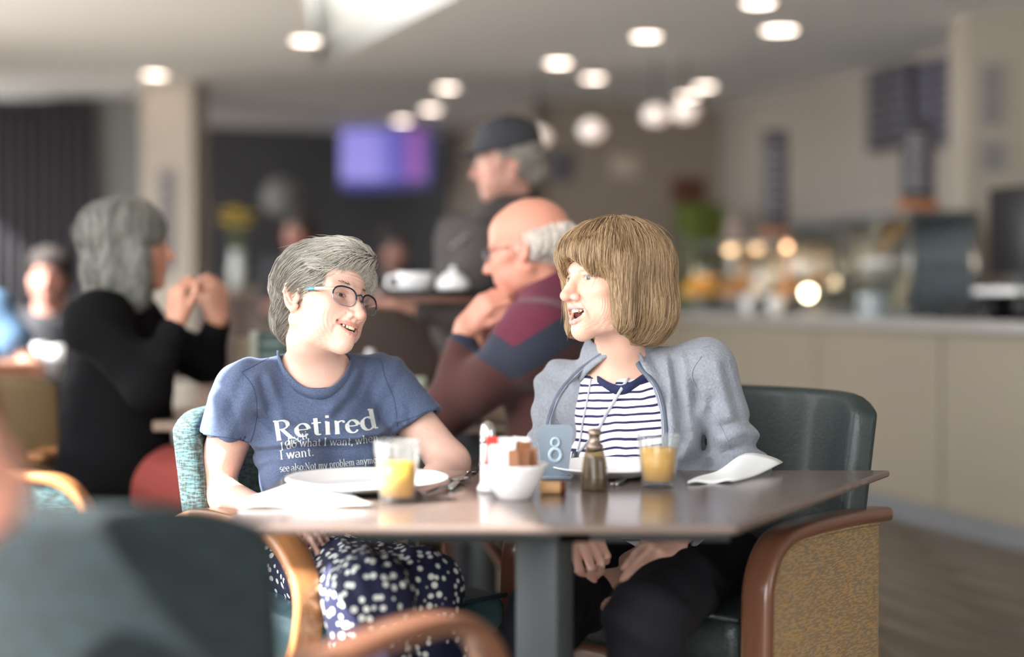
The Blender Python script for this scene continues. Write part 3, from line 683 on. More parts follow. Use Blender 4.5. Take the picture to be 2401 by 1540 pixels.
tumbler(932, 1178, 'nearer glass of orange juice beside the left plate', .108, .0315, .041, .070)
tumbler(1543, 1141, 'fuller glass of orange juice by the striped top', .098, .0315, .0405, .073)
def plate(px, py, R_, label, tray=False, z=0):
    p = tp(px, py); p.z += z; r = meshobj('plate', *(lambda m: (m.v, m.f))(MB().lathe([(0, .004), (R_ * .6, .004), (R_ * .66, .007), (R_ * .97, .0205), (R_, .0225), (R_ * 1.0, .0245), (R_ * .96, .0235), (R_ * .68, .0105), (R_ * .6, .0075), (0, .0075)], n=56)), M_white)
    r.location = p; return tag(r, label, 'plate', 'white dinner plates')
plate(862, 1148, .150, 'large white dinner plate in front of the woman in glasses')
plate(1432, 1116, .125, 'white dinner plate in front of the bob haired woman')
def napkin(pts, label, h=.03, th=.004):
    p = tp(*pts[0]); q = [tp(*a) for a in pts]; c = sum(q, Vector()) / len(q)
    n = 10; V = []
    for j in range(n + 1):
        for i in range(n + 1):
            u, v = i / n, j / n; b = q[0] * (1 - u) * (1 - v) + q[1] * u * (1 - v) + q[2] * u * v + q[3] * (1 - u) * v
            V.append((b.x - c.x, b.y - c.y, .004 + h * max(0, math.sin(u * PI * .9)) * v ** 1.5 + .0025 * math.sin(u * 9 + v * 5)))
    F = [(j * (n + 1) + i, j * (n + 1) + i + 1, (j + 1) * (n + 1) + i + 1, (j + 1) * (n + 1) + i) for j in range(n) for i in range(n)]
    o = meshobj('napkin', V, F, M_nap, solid=th); o.location = (c.x, c.y, TZ); return tag(o, label, 'napkin', 'paper napkins')
M_nap = mat('white_paper_napkin', 'e8ebec', .9, bump=(30, .2, .003))
napkin([(560, 1192), (880, 1190), (800, 1158), (640, 1152)], 'folded white napkin under the edge of the left plate', .012)
napkin([(1612, 1136), (1720, 1133), (1835, 1104), (1690, 1108)], 'crumpled white napkin at the right of the table', .034)
# cutlery
def spoon(name, a, b, label, kind):
    p0, p1 = tp(*a), tp(*b); d = (p1 - p0); L_ = d.length; r = empty(name, (p0 + p1) / 2, label, kind, rz=math.atan2(d.y, d.x))
    MB().tube([(-L_ / 2, 0, .004), (0, 0, .006), (L_ / 2 - .04, 0, .006)], 0, flat=(.011, .003, [1.3, .8, .6]), up=(0, 1, 0)).out('handle', M_cut, r, bevel=.001)
    if name == 'spoon':
        MB().lathe([(0, .001), (.012, .0025), (.019, .008), (.020, .0095), (.018, .0085), (.011, .004), (0, .0028)], (L_ / 2 - .02, 0, 0), 20, sy=1.0, R=Matrix.Scale(1.35, 3, Vector((1, 0, 0)))).out('bowl', M_cut, r)
    else: MB().tube([(L_ / 2 - .05, 0, .006), (L_ / 2 - .03, 0, .004), (L_ / 2 + .05, .004, .003)], 0, flat=(.019, .002, [.7, 1, .5]), up=(0, 1, 0)).out('blade', M_cut, r)
M_cut = mat('polished_steel', 'c8c8c6', .18, metal=1)
spoon('spoon', (1000, 1163), (1082, 1128), 'steel spoon between the left plate and the salt shaker', 'spoon')
spoon('table_knife', (1052, 1150), (1112, 1106), 'steel knife beyond the spoon', 'knife')
spoon('table_knife', (1440, 1140), (1500, 1112), 'steel knife between the pepper mill and the fuller juice glass', 'knife')
# salt shaker, pepper mill
p = tp(1143, 1152); r = empty('salt_shaker', p, 'slim glass salt shaker with a domed chrome cap', 'shaker')
MB().lathe([(.019, 0), (.020, .006), (.0135, .018), (.0125, .085), (.013, .09), (0, .09)], n=20).out('body', mat('salt_white', 'eceef2', .25, coat=.5), r)
MB().lathe([(.0135, .088), (.0142, .102), (.0135, .114), (.010, .124), (.004, .129), (0, .130)], n=20).out('cap', M_cut, r)
p = tp(1394, 1150); r = empty('pepper_mill', p, 'brown pepper mill in the middle of the table', 'pepper mill')
MB().lathe([(.024, 0), (.0255, .004), (.025, .03), (.020, .062), (.0165, .076), (.0, .076)], n=6).out('glass_sleeve', glassy('smoked_glass', 'b8a888', .6, .05, .12, 'b0a080'), r)
MB().lathe([(0, .004), (.021, .005), (.0205, .03), (.016, .060), (0, .062)], n=16).out('peppercorns', mat('pepper_brown', '4f3f31', .8, noise=(400, .8, '6a563f')), r)
MB().lathe([(.017, .076), (.0165, .084), (.011, .088), (.0105, .100), (.013, .104), (.012, .112), (0, .115)], n=20).out('cap', mat('bronze_cap', '8a7a70', .25, metal=.8), r)
# sugar bowl with sachets
p = tp(1205, 1168); bowl = empty('sugar_bowl', p, 'small white bowl filled with sugar sachets', 'bowl')
MB().lathe([(.028, 0), (.031, .004), (.046, .028), (.058, .056), (.060, .062), (.0575, .062), (.054, .054), (.042, .028), (.022, .010), (0, .010)], n=40).out('bowl', M_white, bowl)
M_sw = mat('sachet_white', 'eeeae8', .6); M_sb = mat('sachet_brown', '8a5a3c', .6); M_sr = mat('sachet_red', 'd8433a', .5)
def sachet(dx, dy, z, ang, tilt, m, kindl, ln=.055):
    s = MB().add([(sx * .0095 * (1 if abs(v) < .9 else .96), sy * (.0028 if abs(v) < .9 else .0004), v * ln / 2) for v in (-1, -.8, 0, .8, 1) for sx, sy in ((-1, -1), (1, -1), (1, 1), (-1, 1))],
                 [(j * 4 + i, j * 4 + (i + 1) % 4, (j + 1) * 4 + (i + 1) % 4, (j + 1) * 4 + i) for j in range(4) for i in range(4)] + [(3, 2, 1, 0), (16, 17, 18, 19)])
    o = s.out('sugar_sachet', m, smooth=False); o.location = p + Vector((dx, dy, z)); o.rotation_euler = (tilt, math.sin(ang) * .3, ang)
    return tag(o, kindl, 'sachet', 'sugar sachets in the white bowl')
for i in range(26):
    a0 = i * 2.39; rr = .036 * math.sqrt((i + .5) / 26); x_, y_ = math.cos(a0) * rr, math.sin(a0) * rr
    br = x_ > -.004 and y_ < .012
    sachet(x_, y_, .068 + (.010 if y_ > 0 else 0) - (.006 if br else 0), rng.uniform(-.7, .7), rng.uniform(-.2, .2), M_sb if br else M_sw, ('brown' if br else 'white') + ' sugar sachet standing at the %s %s of the bowl' % ('back' if y_ > 0 else 'front', 'right' if x_ > 0 else 'left'))
sachet(-.040, .0, .080, .2, .1, M_sr, 'red sachet at the left of the bowl', .06)
# table number stand
p = tp(1302, 1123); r = empty('table_number', p, 'grey blue table number paddle behind the sugar bowl', 'table sign')
M_pad = mat('grey_blue_acrylic', '8492a0', .35, trans=.15); M_num = mat('pale_number', 'aabccc', .5)
def rp(w0, w1, z0, z1, rad):
    a = []
    for cx, cz, s0 in ((w1 - rad, z1 - rad, 0), (-w1 + rad, z1 - rad, 90)):
        for k in range(6): t = math.radians(s0 + k * 18); a.append((cx + rad * math.cos(t), cz + rad * math.sin(t)))
    return a + [(-w0, z0), (w0, z0)]
q = rp(.024, .035, .0, .106, .014); n = len(q)
MB().add([(x_, y_, z_) for y_ in (-.003, .003) for x_, z_ in q], [tuple(range(n))[::-1], tuple(range(n, 2 * n))] + [(i, (i + 1) % n, n + (i + 1) % n, n + i) for i in range(n)]).out('paddle', M_pad, r, smooth=False)
for rr, zc in ((.0105, .072), (.015, .048)):
    pts = [(rr * .72 * math.cos(t * PI / 12), -.0045, zc + rr * .8 * math.sin(t * PI / 12)) for t in range(25)]
    MB().tube(pts, rr * .25, 6, cap=False).out('numeral_ring', M_num, r)
MB().box((0, 0, .004), (.062, .03, .008)).out('foot', M_pad, r, bevel=.002)
# small tan cylinder (wrapped pat) with dark end
p = tp(1297, 1158); r = empty('cork', p, 'short pale cork like roll with a dark end beside the bowl', 'roll')
RY = Matrix.Rotation(PI / 2, 3, 'Y')
MB().lathe([(0, -.024), (.010, -.024), (.0115, -.02), (.0115, .013), (0, .013)], (0, 0, .0116), 20, R=RY).out('body', mat('pale_cork', 'd9ab78', .7), r)
MB().lathe([(0, .013), (.0117, .013), (.0117, .021), (.010, .023), (0, .023)], (0, 0, .0118), 20, R=RY).out('end_cap', mat('dark_rust_cap', '5a2e14', .6), r)
# ---------------------------------------------------------------- background tables and things on them
M_btab = mat('pale_brown_laminate', '85705f', .4, noise=((30, 3, 30), .4, '6f5a4b'))
def btable(name, poly, label, m=M_btab, zt=TZ, th=.03):
    c = sum((Vector((x_, y_, 0)) for x_, y_ in poly), Vector()) / len(poly)
    r = empty(name, c, label, 'table')
    MB().prism(poly, zt - th, zt).out('tabletop', m, r, world=True, bevel=.004, smooth=False)
    MB().box((c.x, c.y, (zt - th) / 2), (.08, .08, zt - th)).out('post', M_post, r, world=True)
    MB().box((c.x, c.y, .008), (.5, .5, .016)).out('base_plate', M_post, r, world=True)
    return r
btable('cafe_table', [(-1.21, 4.05), (-.45, 4.05), (-.40, 4.85), (-1.0, 4.85)], 'pale brown table in front of the woman in black')
btable('cafe_table', [(-.34, 3.98), (.10, 3.98), (.20, 4.7), (-.30, 4.7)], 'pale brown table under the elbow of the man in the striped sweater')
btable('cafe_table', [(-2.5, 5.45), (-1.50, 5.6), (-1.25, 6.4), (-2.3, 6.4)], 'dark topped table at the far left edge', mat('dark_laminate', '26231f', .25), .77)
def bthing(name, px, py, Y, label, cat, build):
    c = P(px, py, Y); r = empty(name, c, label, cat); build(r, FP / Y); return r
def menu(wpx, hpx, m, lines, mt):
    def f(r, s):
        MB().box((0, 0, hpx / s / 2), (wpx / s, .02, hpx / s)).out('card', m, r, bevel=.002)
        for i in range(lines): MB().box((0, -.012, hpx / s * (.86 - i * .16)), (wpx / s * .8, .002, .006)).out('text_line', mt, r)
    return f
zt = lambda Y: 690 + FP * (EYE - TZ) / Y
bthing('menu_card', 640, zt(4.3), 4.3, 'dark teal menu card with pale text behind the grey haired woman', 'menu', menu(72, 190, mat('teal_card', '27423f', .5), 6, mat('pale_print', '8fa79c', .6)))
bthing('menu_card', 598, zt(4.32), 4.32, 'white edged menu standing beside the teal card', 'menu', menu(22, 192, mat('white_card', 'b3b5a8', .6), 0, None))
bthing('condiment_box', 568, zt(4.36), 4.36, 'beige condiment box standing by the menus', 'box', menu(38, 175, mat('beige_card', '948774', .7), 0, None))
bthing('menu_card', 978, zt(4.3), 4.3, 'pale green menu card left of the sweater elbow', 'menu', menu(40, 85, mat('pale_green_card', '9fa694', .6), 3, mat('grey_print', '6e7a6e', .6)))
bthing('sugar_pot', 868, zt(4.5), 4.5, 'white pot behind the shoulder of the woman in glasses', 'pot', lambda r, s: (MB().lathe([(.035, 0), (.045, .06), (.05, .13), (.04, .16), (0, .17)]).out('pot', mat('grey_white_pot', '8f9490', .5), r), MB().lathe([(.0, .168), (.015, .17), (.012, .185), (0, .187)]).out('knob', M_white, r)))
for (px, py, Y, lb, rr) in ((128, 868, 5.75, 'tall sunlit drinking glass on the far left table', .034), (10, 860, 5.7, 'sunlit drinking glass at the very left edge', .034), (92, 858, 6.0, 'small sunlit glass beside the bare elbow', .026)):
    c = P(px, py, Y); c.z = .77
    r = empty('drinking_glass', c, lb, 'glass', 'glasses on the far left table')
    MB().lathe([(rr * .8, 0), (rr, .12), (rr * .93, .12), (rr * .72, .01), (0, .01)]).out('tumbler', glassy('milk_glass', 'ffffff', .6, .05, .7) if lb.startswith('tall') else bpy.data.materials['milk_glass'], r)
    MB().lathe([(0, .011), (rr * .7, .012), (rr * .82, .07), (0, .07)]).out('water', bpy.data.materials['milk_glass'], r)
# ================================================================ PEOPLE
M_skin = mat('fair_skin', 'd9a58c', .52, vcol=True, noise=(45, .15, 'c9937c'), bump=((300, 300, 300), .12, .0008), sss=.12)
M_eye = mat('eye_white', 'd8d2cc', .2, vcol=True, coat=.6)
M_teeth = mat('teeth', 'ebe2c4', .25, coat=.4); M_mouth = mat('mouth_inside', '5a201c', .6)
M_hair = mat('hair_strands', '8c877f', .42, vcol=True)
SK = np.array(lin('dab4a3')); SKP = np.array(lin('e2b6a2')); LIP = np.array(lin('b9706a')); RED = np.array(lin('cf8270'))

def head(o, f, mouth='smile', neck=None, age=1.0, closed=False):
    """female adult head in frame f. x = her left, y = forward, z = up, eyes at z=0"""
    u, s = o.u, o.s
    u(f.ell((0, -.015, .034), (.073, .093, .080)), .01)
    u(f.ell((0, .030, -.030), (.057, .060, .074)), .03)
    u(f.ell((0, .034, .040), (.060, .052, .050)), .02)
    for sx in (-1, 1):
        u(f.rc((sx * .048, .002, -.046), (sx * .037, .024, -.078), .018, .0145), .02)
        u(f.rc((sx * .037, .024, -.078), (0, .068, -.094 if mouth == 'smile' else -.101), .0145, .014), .02)
        u(f.ell((sx * .037, .060, -.030 + (.004 if mouth != 'closed' else 0)), (.022, .021, .019)), .018)
        u(f.ell((sx * .043, .046, -.058), (.018, .022, .022)), .02)
        u(f.rc((sx * .058, .030, -.012), (sx * .045, .058, -.018), .014, .012), .02)
        u(f.rc((sx * .045, .067, .018), (sx * .012, .083, .016), .010, .009), .012)
    u(f.ell((0, .064, -.062), (.033, .030, .030)), .018)
    u(f.ell((0, .072, -.091 if mouth == 'smile' else -.098), (.018, .017, .015)), .014)
    for sx in (-1, 1):
        s(f.ell((sx * .031, .093, -.001), (.017, .015, .013)), .012)
        # lids
        u(f.ell((sx * .031, .0695, -.001), (.0158, .0142, .0142)), .005)
        s(f.ell((sx * .031, .090, -.0012 if not closed else -.006), (.0128, .016, .0052 if mouth == 'open' else .0036)), .0015)
        u(f.rc((sx * .018, .0835, .0065), (sx * .0445, .0735, .0045), .0022, .0018), .004)
        s(f.rc((sx * .019, .0855, .0100), (sx * .044, .0765, .0085), .0010, .0008), .003)
        # bag under the eye
        u(f.rc((sx * .019, .080, -.0145), (sx * .042, .0735, -.0125), .0030, .0026), .006)
    # nose
    u(f.rc((0, .0825, .012), (0, .0995, -.021), .0078, .0090), .012)
    u(f.rc((0, .0995, -.021), (0, .1095, -.0355), .0090, .0112), .008)
    for sx in (-1, 1):
        u(f.ell((sx * .0145, .0940, -.0385), (.0084, .0115, .0084)), .007)
        s(f.ell((sx * .0070, .1010, -.0480), (.0042, .0060, .0034)), .003)
    u(f.rc((0, .100, -.041), (0, .090, -.049), .0042, .0050), .005)
    mz = -.066
    if mouth == 'smile':
        hw_, hh, up = .0315, .0085, .0115; mz = -.0655
    elif mouth == 'open':
        hw_, hh, up = .0235, .0135, .008; mz = -.071
    else: hw_, hh, up = .022, .0006, 0
    def curve(side, amt):
        pts = []
        for i in range(9):
            t = -1 + i / 4.0; x = t * hw_
            pts.append((x, .0925 - .020 * t * t, mz + up * t * t + side * amt * (1 - t * t)))
        return pts
    if mouth != 'closed':
        for i in range(-4, 5):
            t = i / 4.0; x = t * hw_ * .93; hz = hh * max(.25, (1 - t * t)) ** .5
            s(f.ell((x, .092 - .020 * t * t, mz + up * t * t), (.0048, .017, hz)), .002)
    ul, ll = curve(1, hh + .0012), curve(-1, hh + .0012)
    for c, r0 in ((ul, .0031), (ll, .0040)):
        for i in range(8):
            ra = r0 * (.55 + .45 * (1 - (abs(i - 4) / 4) ** 2)); rb = r0 * (.55 + .45 * (1 - (abs(i + 1 - 4) / 4) ** 2))
            u(f.rc(c[i], c[i + 1], ra, rb), .003)
    # folds beside the mouth and crow's feet
    for sx in (-1, 1):
        A = [(sx * .018, .091, -.036), (sx * .026, .0865, -.050), (sx * .0335, .0785, -.066), (sx * .034, .074, -.080)]
        for i in range(3): s(f.rc(A[i], A[i + 1], .0022, .0018), .006)
        # ears
        R = np.array(Matrix.Rotation(sx * .35, 3, 'Z'))
        u(f.ell((sx * .0735, -.012, -.006), (.0060, .0165, .0270), R), .006)
        s(f.ell((sx * .0815, -.008, -.006), (.0085, .0110, .0180), R), .004)
        rim = [(.0725, .004, .006), (.0765, .000, .019), (.0800, -.011, .0245), (.0825, -.022, .017), (.0830, -.026, .002), (.0800, -.021, -.014), (.0760, -.013, -.027), (.0735, -.005, -.034), (.0715, .001, -.027)]
        for i in range(8): u(f.rc((sx * rim[i][0],) + rim[i][1:], (sx * rim[i + 1][0],) + rim[i + 1][1:], .0030 if i < 6 else .0052, .0030 if i < 5 else .0052), .003)
        rim2 = [(.0765, -.006, .012), (.0785, -.016, .010), (.0785, -.018, -.004), (.0765, -.010, -.017)]
        for i in range(3): u(f.rc((sx * rim2[i][0],) + rim2[i][1:], (sx * rim2[i + 1][0],) + rim2[i + 1][1:], .0022, .0022), .003)
        u(f.ell((sx * .0720, .004, -.010), (.005, .0045, .0070)), .004)
    if age > .5:
        amp, frq = (.0014, 950) if mouth == 'smile' else (.0012, 1450)
        def wr(X, Y, Z):
            x, y, z = X - f.O[0], Y - f.O[1], Z - f.O[2]; M = f.M
            lx = np.abs(M[0, 0] * x + M[1, 0] * y + M[2, 0] * z) / f.s; ly = (M[0, 1] * x + M[1, 1] * y + M[2, 1] * z) / f.s; lz = (M[0, 2] * x + M[1, 2] * y + M[2, 2] * z) / f.s
            g = lambda v, c, w_: np.exp(-((v - c) / w_) ** 2)
            r = np.sqrt((lx - .020) ** 2 * .35 + (ly - .088) ** 2 + (lz + .050) ** 2 * .55)
            cheek = amp * np.sin(r * frq + 6 * lz / .03 * .2) * g(lz, -.054, .024) * g(ly, .050, .019) * g(lx, .048, .016)
            an = np.arctan2(lz - .001, .048 - ly + .016)
            crow = .0015 * np.sin(an * 17) * g(lz, .001, .017) * g(ly, .042, .017) * g(lx, .060, .014)
            fore = .0009 * np.sin(lz * 850 + 6 * lx) * g(lz, .046, .014) * g(lx, 0, .036) * (ly > .05)
            chin = .0007 * np.sin(lx * 800) * np.sin(lz * 900) * g(lz, -.095, .018) * (ly > .03)
            lip = (.0008 if mouth == 'open' else .0002) * np.sin(lx * 1700) * g(lz, -.052, .007) * g(lx, 0, .022) * (ly > .06)
            jowl = .0004 * np.sin(lz * 620 + ly * 300) * g(lz, -.085, .02) * g(ly, .02, .025)
            return cheek + crow + fore + chin + lip + jowl
        o.d(wr, f.O - .13 * f.s, f.O + .13 * f.s)
    if neck is not None:
        top = f.p((0, -.022, -.075)); u(rc(top, neck, .050, .056), .03)
        for sx in (-1, 1): u(rc(f.p((sx * .056, -.012, -.050)), np.array(neck) + f.dir((sx * .012, .04, 0)) * 1.0, .012, .009), .02)
def head_col(f, V, mouth='smile', lip=LIP, base=None, blush=.5):
    q = f.inv(V); c = np.tile(SK if base is None else base, (len(V), 1))
    def blend(c, col, m): return c * (1 - m[:, None]) + col * m[:, None]
    def gs(ctr, sg): return np.exp(-(((q - np.array(ctr)) / np.array(sg)) ** 2).sum(1))
    near = (np.abs(q) < .16).all(1)
    for sx in (-1, 1):
        c = blend(c, RED, gs((sx * .042, .062, -.036), (.02, .03, .017)) * blush)
        c = blend(c, RED, gs((sx * .08, -.012, -.005), (.012, .02, .03)) * .6)
        c = blend(c, RED * .8, gs((sx * .031, .085, -.012), (.016, .02, .006)) * .35)
        ex = (q[:, 0] - sx * .031) / .0133; ez = (q[:, 2] + .0012) / (.0058 if mouth == 'open' else .0042); er = np.sqrt(ex ** 2 + ez ** 2)
        c = blend(c, np.array(lin('5f4438')), np.clip(1 - np.abs(er - 1.0) / .28, 0, 1) * (q[:, 1] > .066) * np.where(q[:, 2] > -.001, .85, .4) * near)
        c = blend(c, np.array(lin('8d7a6c')), gs((sx * .030, .083, .0205), (.018, .02, .0035)) * .65)
    c = blend(c, RED, gs((0, .11, -.034), (.013, .02, .012)) * .5)
    mz, hh, hw_, up = {'smile': (-.0655, .0097, .0315, .0115), 'open': (-.071, .0147, .0235, .008), 'closed': (-.066, .0018, .022, 0)}[mouth]
    t = q[:, 0] / hw_; zl = mz + up * t * t
    for sg in (1, -1):
        d = np.abs(q[:, 2] - (zl + sg * hh * (1 - np.clip(t * t, 0, 1))))
        m = np.clip(1.6 - d / .0036, 0, 1) * (np.abs(t) < 1.03) * (q[:, 1] > .066) * near
        c = blend(c, lip, m * .85)
    return c
def eyes(f, root, gaze=(0, 1, 0), iris='5b6f7a'):
    for sx in (-1, 1):
        ctr = f.p((sx * .031, .0695, -.001)); R_ = .0128 * f.s; V = []; F = []
        g = f.M @ (np.array(gaze) / np.linalg.norm(gaze)); g = Vector(g); q = g.to_track_quat('Z', 'Y').to_matrix()
        nr, ns = 26, 28; C = []
        for j in range(nr + 1):
            a = PI * j / nr
            for i in range(ns):
                b = 2 * PI * i / ns; V.append(Vector(ctr) + q @ Vector((math.sin(a) * math.cos(b), math.sin(a) * math.sin(b), math.cos(a))) * R_)
                C.append(lin('0a0a0a') if a < .17 else lin(iris) if a < .42 else lin('3a3a3c') if a < .5 else lin('cfc6bf'))
        F = [(j * ns + i, (j + 1) * ns + i, (j + 1) * ns + (i + 1) % ns, j * ns + (i + 1) % ns) for j in range(nr) for i in range(ns)]
        meshobj('eye', V, F, M_eye, root, world=True, col=np.array(C, np.float32))
def teeth(f, root, mouth):
    mz = -.0655 if mouth == 'smile' else -.071; up = .0115 if mouth == 'smile' else .006
    rows = [(mz + (.0038 if mouth == 'smile' else .0085), .0075), (mz - (.0048 if mouth == 'smile' else .0105), .006)]
    m = MB(); R3 = Matrix([list(r) for r in f.M])
    for zi, (z, h) in enumerate(rows):
        for k in range(-4, 4):
            t = (k + .5) / 4.2; wd = .0062 if abs(k + .5) < 1 else .0054
            c = (t * (.0245 if mouth == 'smile' else .0195), .0893 - .021 * t * t - zi * .0025, z + up * t * t * .8)
            Rz = Matrix.Rotation(-t * .75, 3, 'Z'); V = []
            for zz in (-1, 1):
                for x, y in ((-1, -1), (1, -1), (1, 1), (-1, 1)):
                    v = Rz @ Vector((x * wd * .5 * (.93 if zz * (1 if zi else -1) > 0 else 1), y * .0022, zz * h / 2)); V.append(f.p((c[0] + v.x, c[1] + v.y, c[2] + v.z)))
            m.add(V, [(3, 2, 1, 0), (4, 5, 6, 7), (0, 1, 5, 4), (1, 2, 6, 5), (2, 3, 7, 6), (3, 0, 4, 7)])
    m.out('teeth', M_teeth, root, world=True, bevel=.0012, seg=2)
    mb = MB(); V = [f.p((x * .017, .073 + .004 * y, mz + z * .013)) for z in (-1, 1) for x, y in ((-1, -1), (1, -1), (1, 1), (-1, 1))]
    mb.add(V, [(3, 2, 1, 0), (4, 5, 6, 7), (0, 1, 5, 4), (1, 2, 6, 5), (2, 3, 7, 6), (3, 0, 4, 7)]).out('mouth_cavity', M_mouth, root, world=True)
def hand(o, wrist, fdir, ndir, side, curl=(.5, .6, .4), spread=.08, sc=1.0, thumb=(.5, .35), per=None, k=.004):
    """fdir along the fingers, ndir out of the back of the hand; side=+1: thumb towards f x n"""
    f_ = Vector(fdir).normalized(); n_ = Vector(ndir); n_ = (n_ - f_ * n_.dot(f_)).normalized(); t_ = f_.cross(n_) * side
    w_ = Vector(wrist)
    def Q(a, b, c): return np.array(w_ + (f_ * a + n_ * b + t_ * c) * sc)
    kn = [Q(.082, .004, .027), Q(.086, .006, .009), Q(.082, .004, -.009), Q(.074, .001, -.025)]
    base = [Q(.008, 0, .016), Q(.008, 0, .005), Q(.008, 0, -.006), Q(.008, 0, -.016)]
    for a, b in zip(base, kn): o.u(rc(a, b, .0155 * sc, .0110 * sc), .010)
    o.u(rc(Q(.012, -.008, .018), Q(.050, -.010, .022), .015 * sc, .012 * sc), .012)
    ln = [(.043, .026, .021), (.047, .029, .022), (.044, .027, .021), (.035, .020, .018)]
    for i in range(4):
        p = kn[i]; a = 0; off = (1.5 - i) * spread
        cl = (per[i] if per else curl)
        for j in range(3):
            a += cl[j]; d = f_ * math.cos(a) - n_ * math.sin(a) + t_ * off * math.cos(a); d.normalize()
            q = p + np.array(d) * ln[i][j] * sc; r0 = (.0098, .0086, .0078)[j] * sc * (.88 if i == 3 else 1); r1 = (.0087, .0079, .0066)[j] * sc * (.88 if i == 3 else 1)
            o.u(rc(p, q, r0, r1), k); 
            p = q
    # thumb leaves the side of the palm near its base
    p = Q(.020, -.006, .020); a1 = thumb[0]
    d = (f_ * math.cos(a1) + t_ * math.sin(a1) - n_ * .25).normalized(); q = p + np.array(d) * .042 * sc; o.u(rc(p, q, .0145 * sc, .0110 * sc), .010)
    p = q; a1 -= thumb[1]; d = (f_ * math.cos(a1) + t_ * math.sin(a1) - n_ * .35).normalized(); q = p + np.array(d) * .030 * sc; o.u(rc(p, q, .0108 * sc, .0095 * sc), .005)
    p = q; a1 -= thumb[1]; d = (f_ * math.cos(a1) + t_ * math.sin(a1) - n_ * .4).normalized(); q = p + np.array(d) * .024 * sc; o.u(rc(p, q, .0096 * sc, .0074 * sc), .004)
def sculpt(name, ops, ax, m, root, colfn=None, **kw):
    V, F = polygonise(ops, ax); c = colfn(V) if colfn else None
    return meshobj(name, V, F, m, root, world=True, col=c, **kw), V, F
def strands(ops, roots, flow, n, step, rad, colf, name, root, lift=.0, jit=.15, wave=0, m=None, clip=None, taper=True, flare=0, ns=3):
    """trace locks over the surface of 'ops'; flow(P)->direction"""
    Pn = roots.copy(); N0 = len(Pn); path = []
    jd = rng.normal(0, jit, (N0, 3)); lf = np.abs(rng.normal(0, 1, N0)) * lift; ph = rng.uniform(0, 6.28, N0)
    alive = np.ones(N0)
    for i in range(n):
        g = ops.grad(Pn); d = ops.at(Pn)
        Pn = Pn - g * (d - lf * (1 if not flare else (1 + flare * i / n)))[:, None] * (1 if i else 1)
        path.append(Pn.copy())
        v = flow(Pn) + jd + wave * np.stack([np.sin(ph + i * .9)] * 3, 1) * np.roll(jd, 1, 1)
        v = v - g * (v * g).sum(1, keepdims=True); v /= np.linalg.norm(v, axis=1, keepdims=True) + 1e-9
        Pn = Pn + v * step
    Pt = np.stack(path, 1)                                  # N0, n, 3
    T = np.gradient(Pt, axis=1); T /= np.linalg.norm(T, axis=2, keepdims=True) + 1e-9
    ref = np.array([.3, .5, .81]); A = np.cross(T, ref); A /= np.linalg.norm(A, axis=2, keepdims=True) + 1e-9; B = np.cross(T, A)
    tt = np.linspace(0, 1, n); rr = rad * (np.minimum(1, 1.35 * (1 - tt ** 3) + .05) if taper else np.ones(n))
    rv = rng.uniform(.6, 1.35, N0)
    V = np.zeros((N0, n, ns, 3))
    for k in range(ns):
        a = 2 * PI * k / ns; V[:, :, k] = Pt + (A * math.cos(a) + B * math.sin(a)) * (rr[None, :, None] * rv[:, None, None])
    base = np.arange(N0)[:, None, None] * n * ns + np.arange(n - 1)[None, :, None] * ns; k0 = np.arange(ns)[None, None, :]; k1 = (k0 + 1) % ns
    F = np.stack([base + k0, base + k1, base + ns + k1, base + ns + k0], -1).reshape(-1, 4)
    C = colf(roots, rng.random(N0)); C = np.repeat(C[:, None, :], n * ns, 1).reshape(-1, 3)
    return meshobj(name, V.reshape(-1, 3), F, m or M_hair, root, world=True, col=C)
def fit_frame(yaw, pitch, roll, sc, lm, Y):
    """solve the frame origin so the landmarks land on their pixels at about depth Y"""
    M = fr_rot(yaw, pitch, roll); acc = np.zeros(3)
    for q, px in lm:
        off = M @ (np.array(q) * sc); Yq = Y + off[1]; w_ = np.array(P(px[0], px[1], Yq)); acc += w_ - off
    return Fr(acc / len(lm), M, sc)
nz = lambda V, s, ph=0: np.sin(V[0] * s + ph) * np.sin(V[1] * s * .9 + ph * 2) * np.sin(V[2] * s * 1.1 + ph * 3)
T1 = np.array
# ================================================================ woman in glasses (left)
ladyA = empty('person', (-.42, 3.05, 0), 'seated grey haired woman in glasses, blue lettered t-shirt and dotted trousers', 'person')
fa = fit_frame(math.radians(54), math.radians(5), math.radians(15), 1.04, [((-.075, -.012, -.006), (684, 702)), ((0, .113, -.036), (848, 737)), ((0, .085, -.110), (812, 816))], 3.0)
nkA = np.array(P(742, 862, 3.07))
JA1, JA2 = np.array(P(577, 917, 3.0)), np.array(P(897, 902, 3.14))
EA1, WA1 = np.array(P(494, 1150, 3.05)), np.array(P(655, 1222, 2.86))
EA2, WA2 = np.array(P(1056, 1085, 3.10)), np.array(P(955, 1200, 2.90))
HPA = np.array([-.42, 3.10, .53])
def limbA(o, g=0.0, skin=True):
    o.u(rc(JA1, EA1, .049 + g, .043 + g), .02); o.u(rc(JA2, EA2, .049 + g, .042 + g), .02)
oA = Ops(); head(oA, fa, 'smile', nkA + T1([0, .0, -.02]))
oA.u(rc(nkA + T1([0, .0, -.05]), HPA + T1([0, 0, .05]), .075, .095), .05)
oA.u(rc(JA1, nkA + T1([0, 0, -.02]), .045, .045), .04); oA.u(rc(JA2, nkA + T1([0, 0, -.02]), .045, .045), .04)
limbA(oA)
oA.u(ell(EA1 + T1([-.004, .004, -.012]), (.040, .040, .036)), .02)
oA.u(rc(EA1, WA1, .043, .029), .02); oA.u(rc(EA2, WA2, .041, .027), .02)
hA = Vector(P(778, 1262, 2.72)) - Vector(WA1)
hand(oA, WA1, hA, (0, -.25, 1), 1, per=[(.35, .3, .2), (.4, .35, .2), (.42, .35, .2), (.35, .3, .2)], spread=.05)
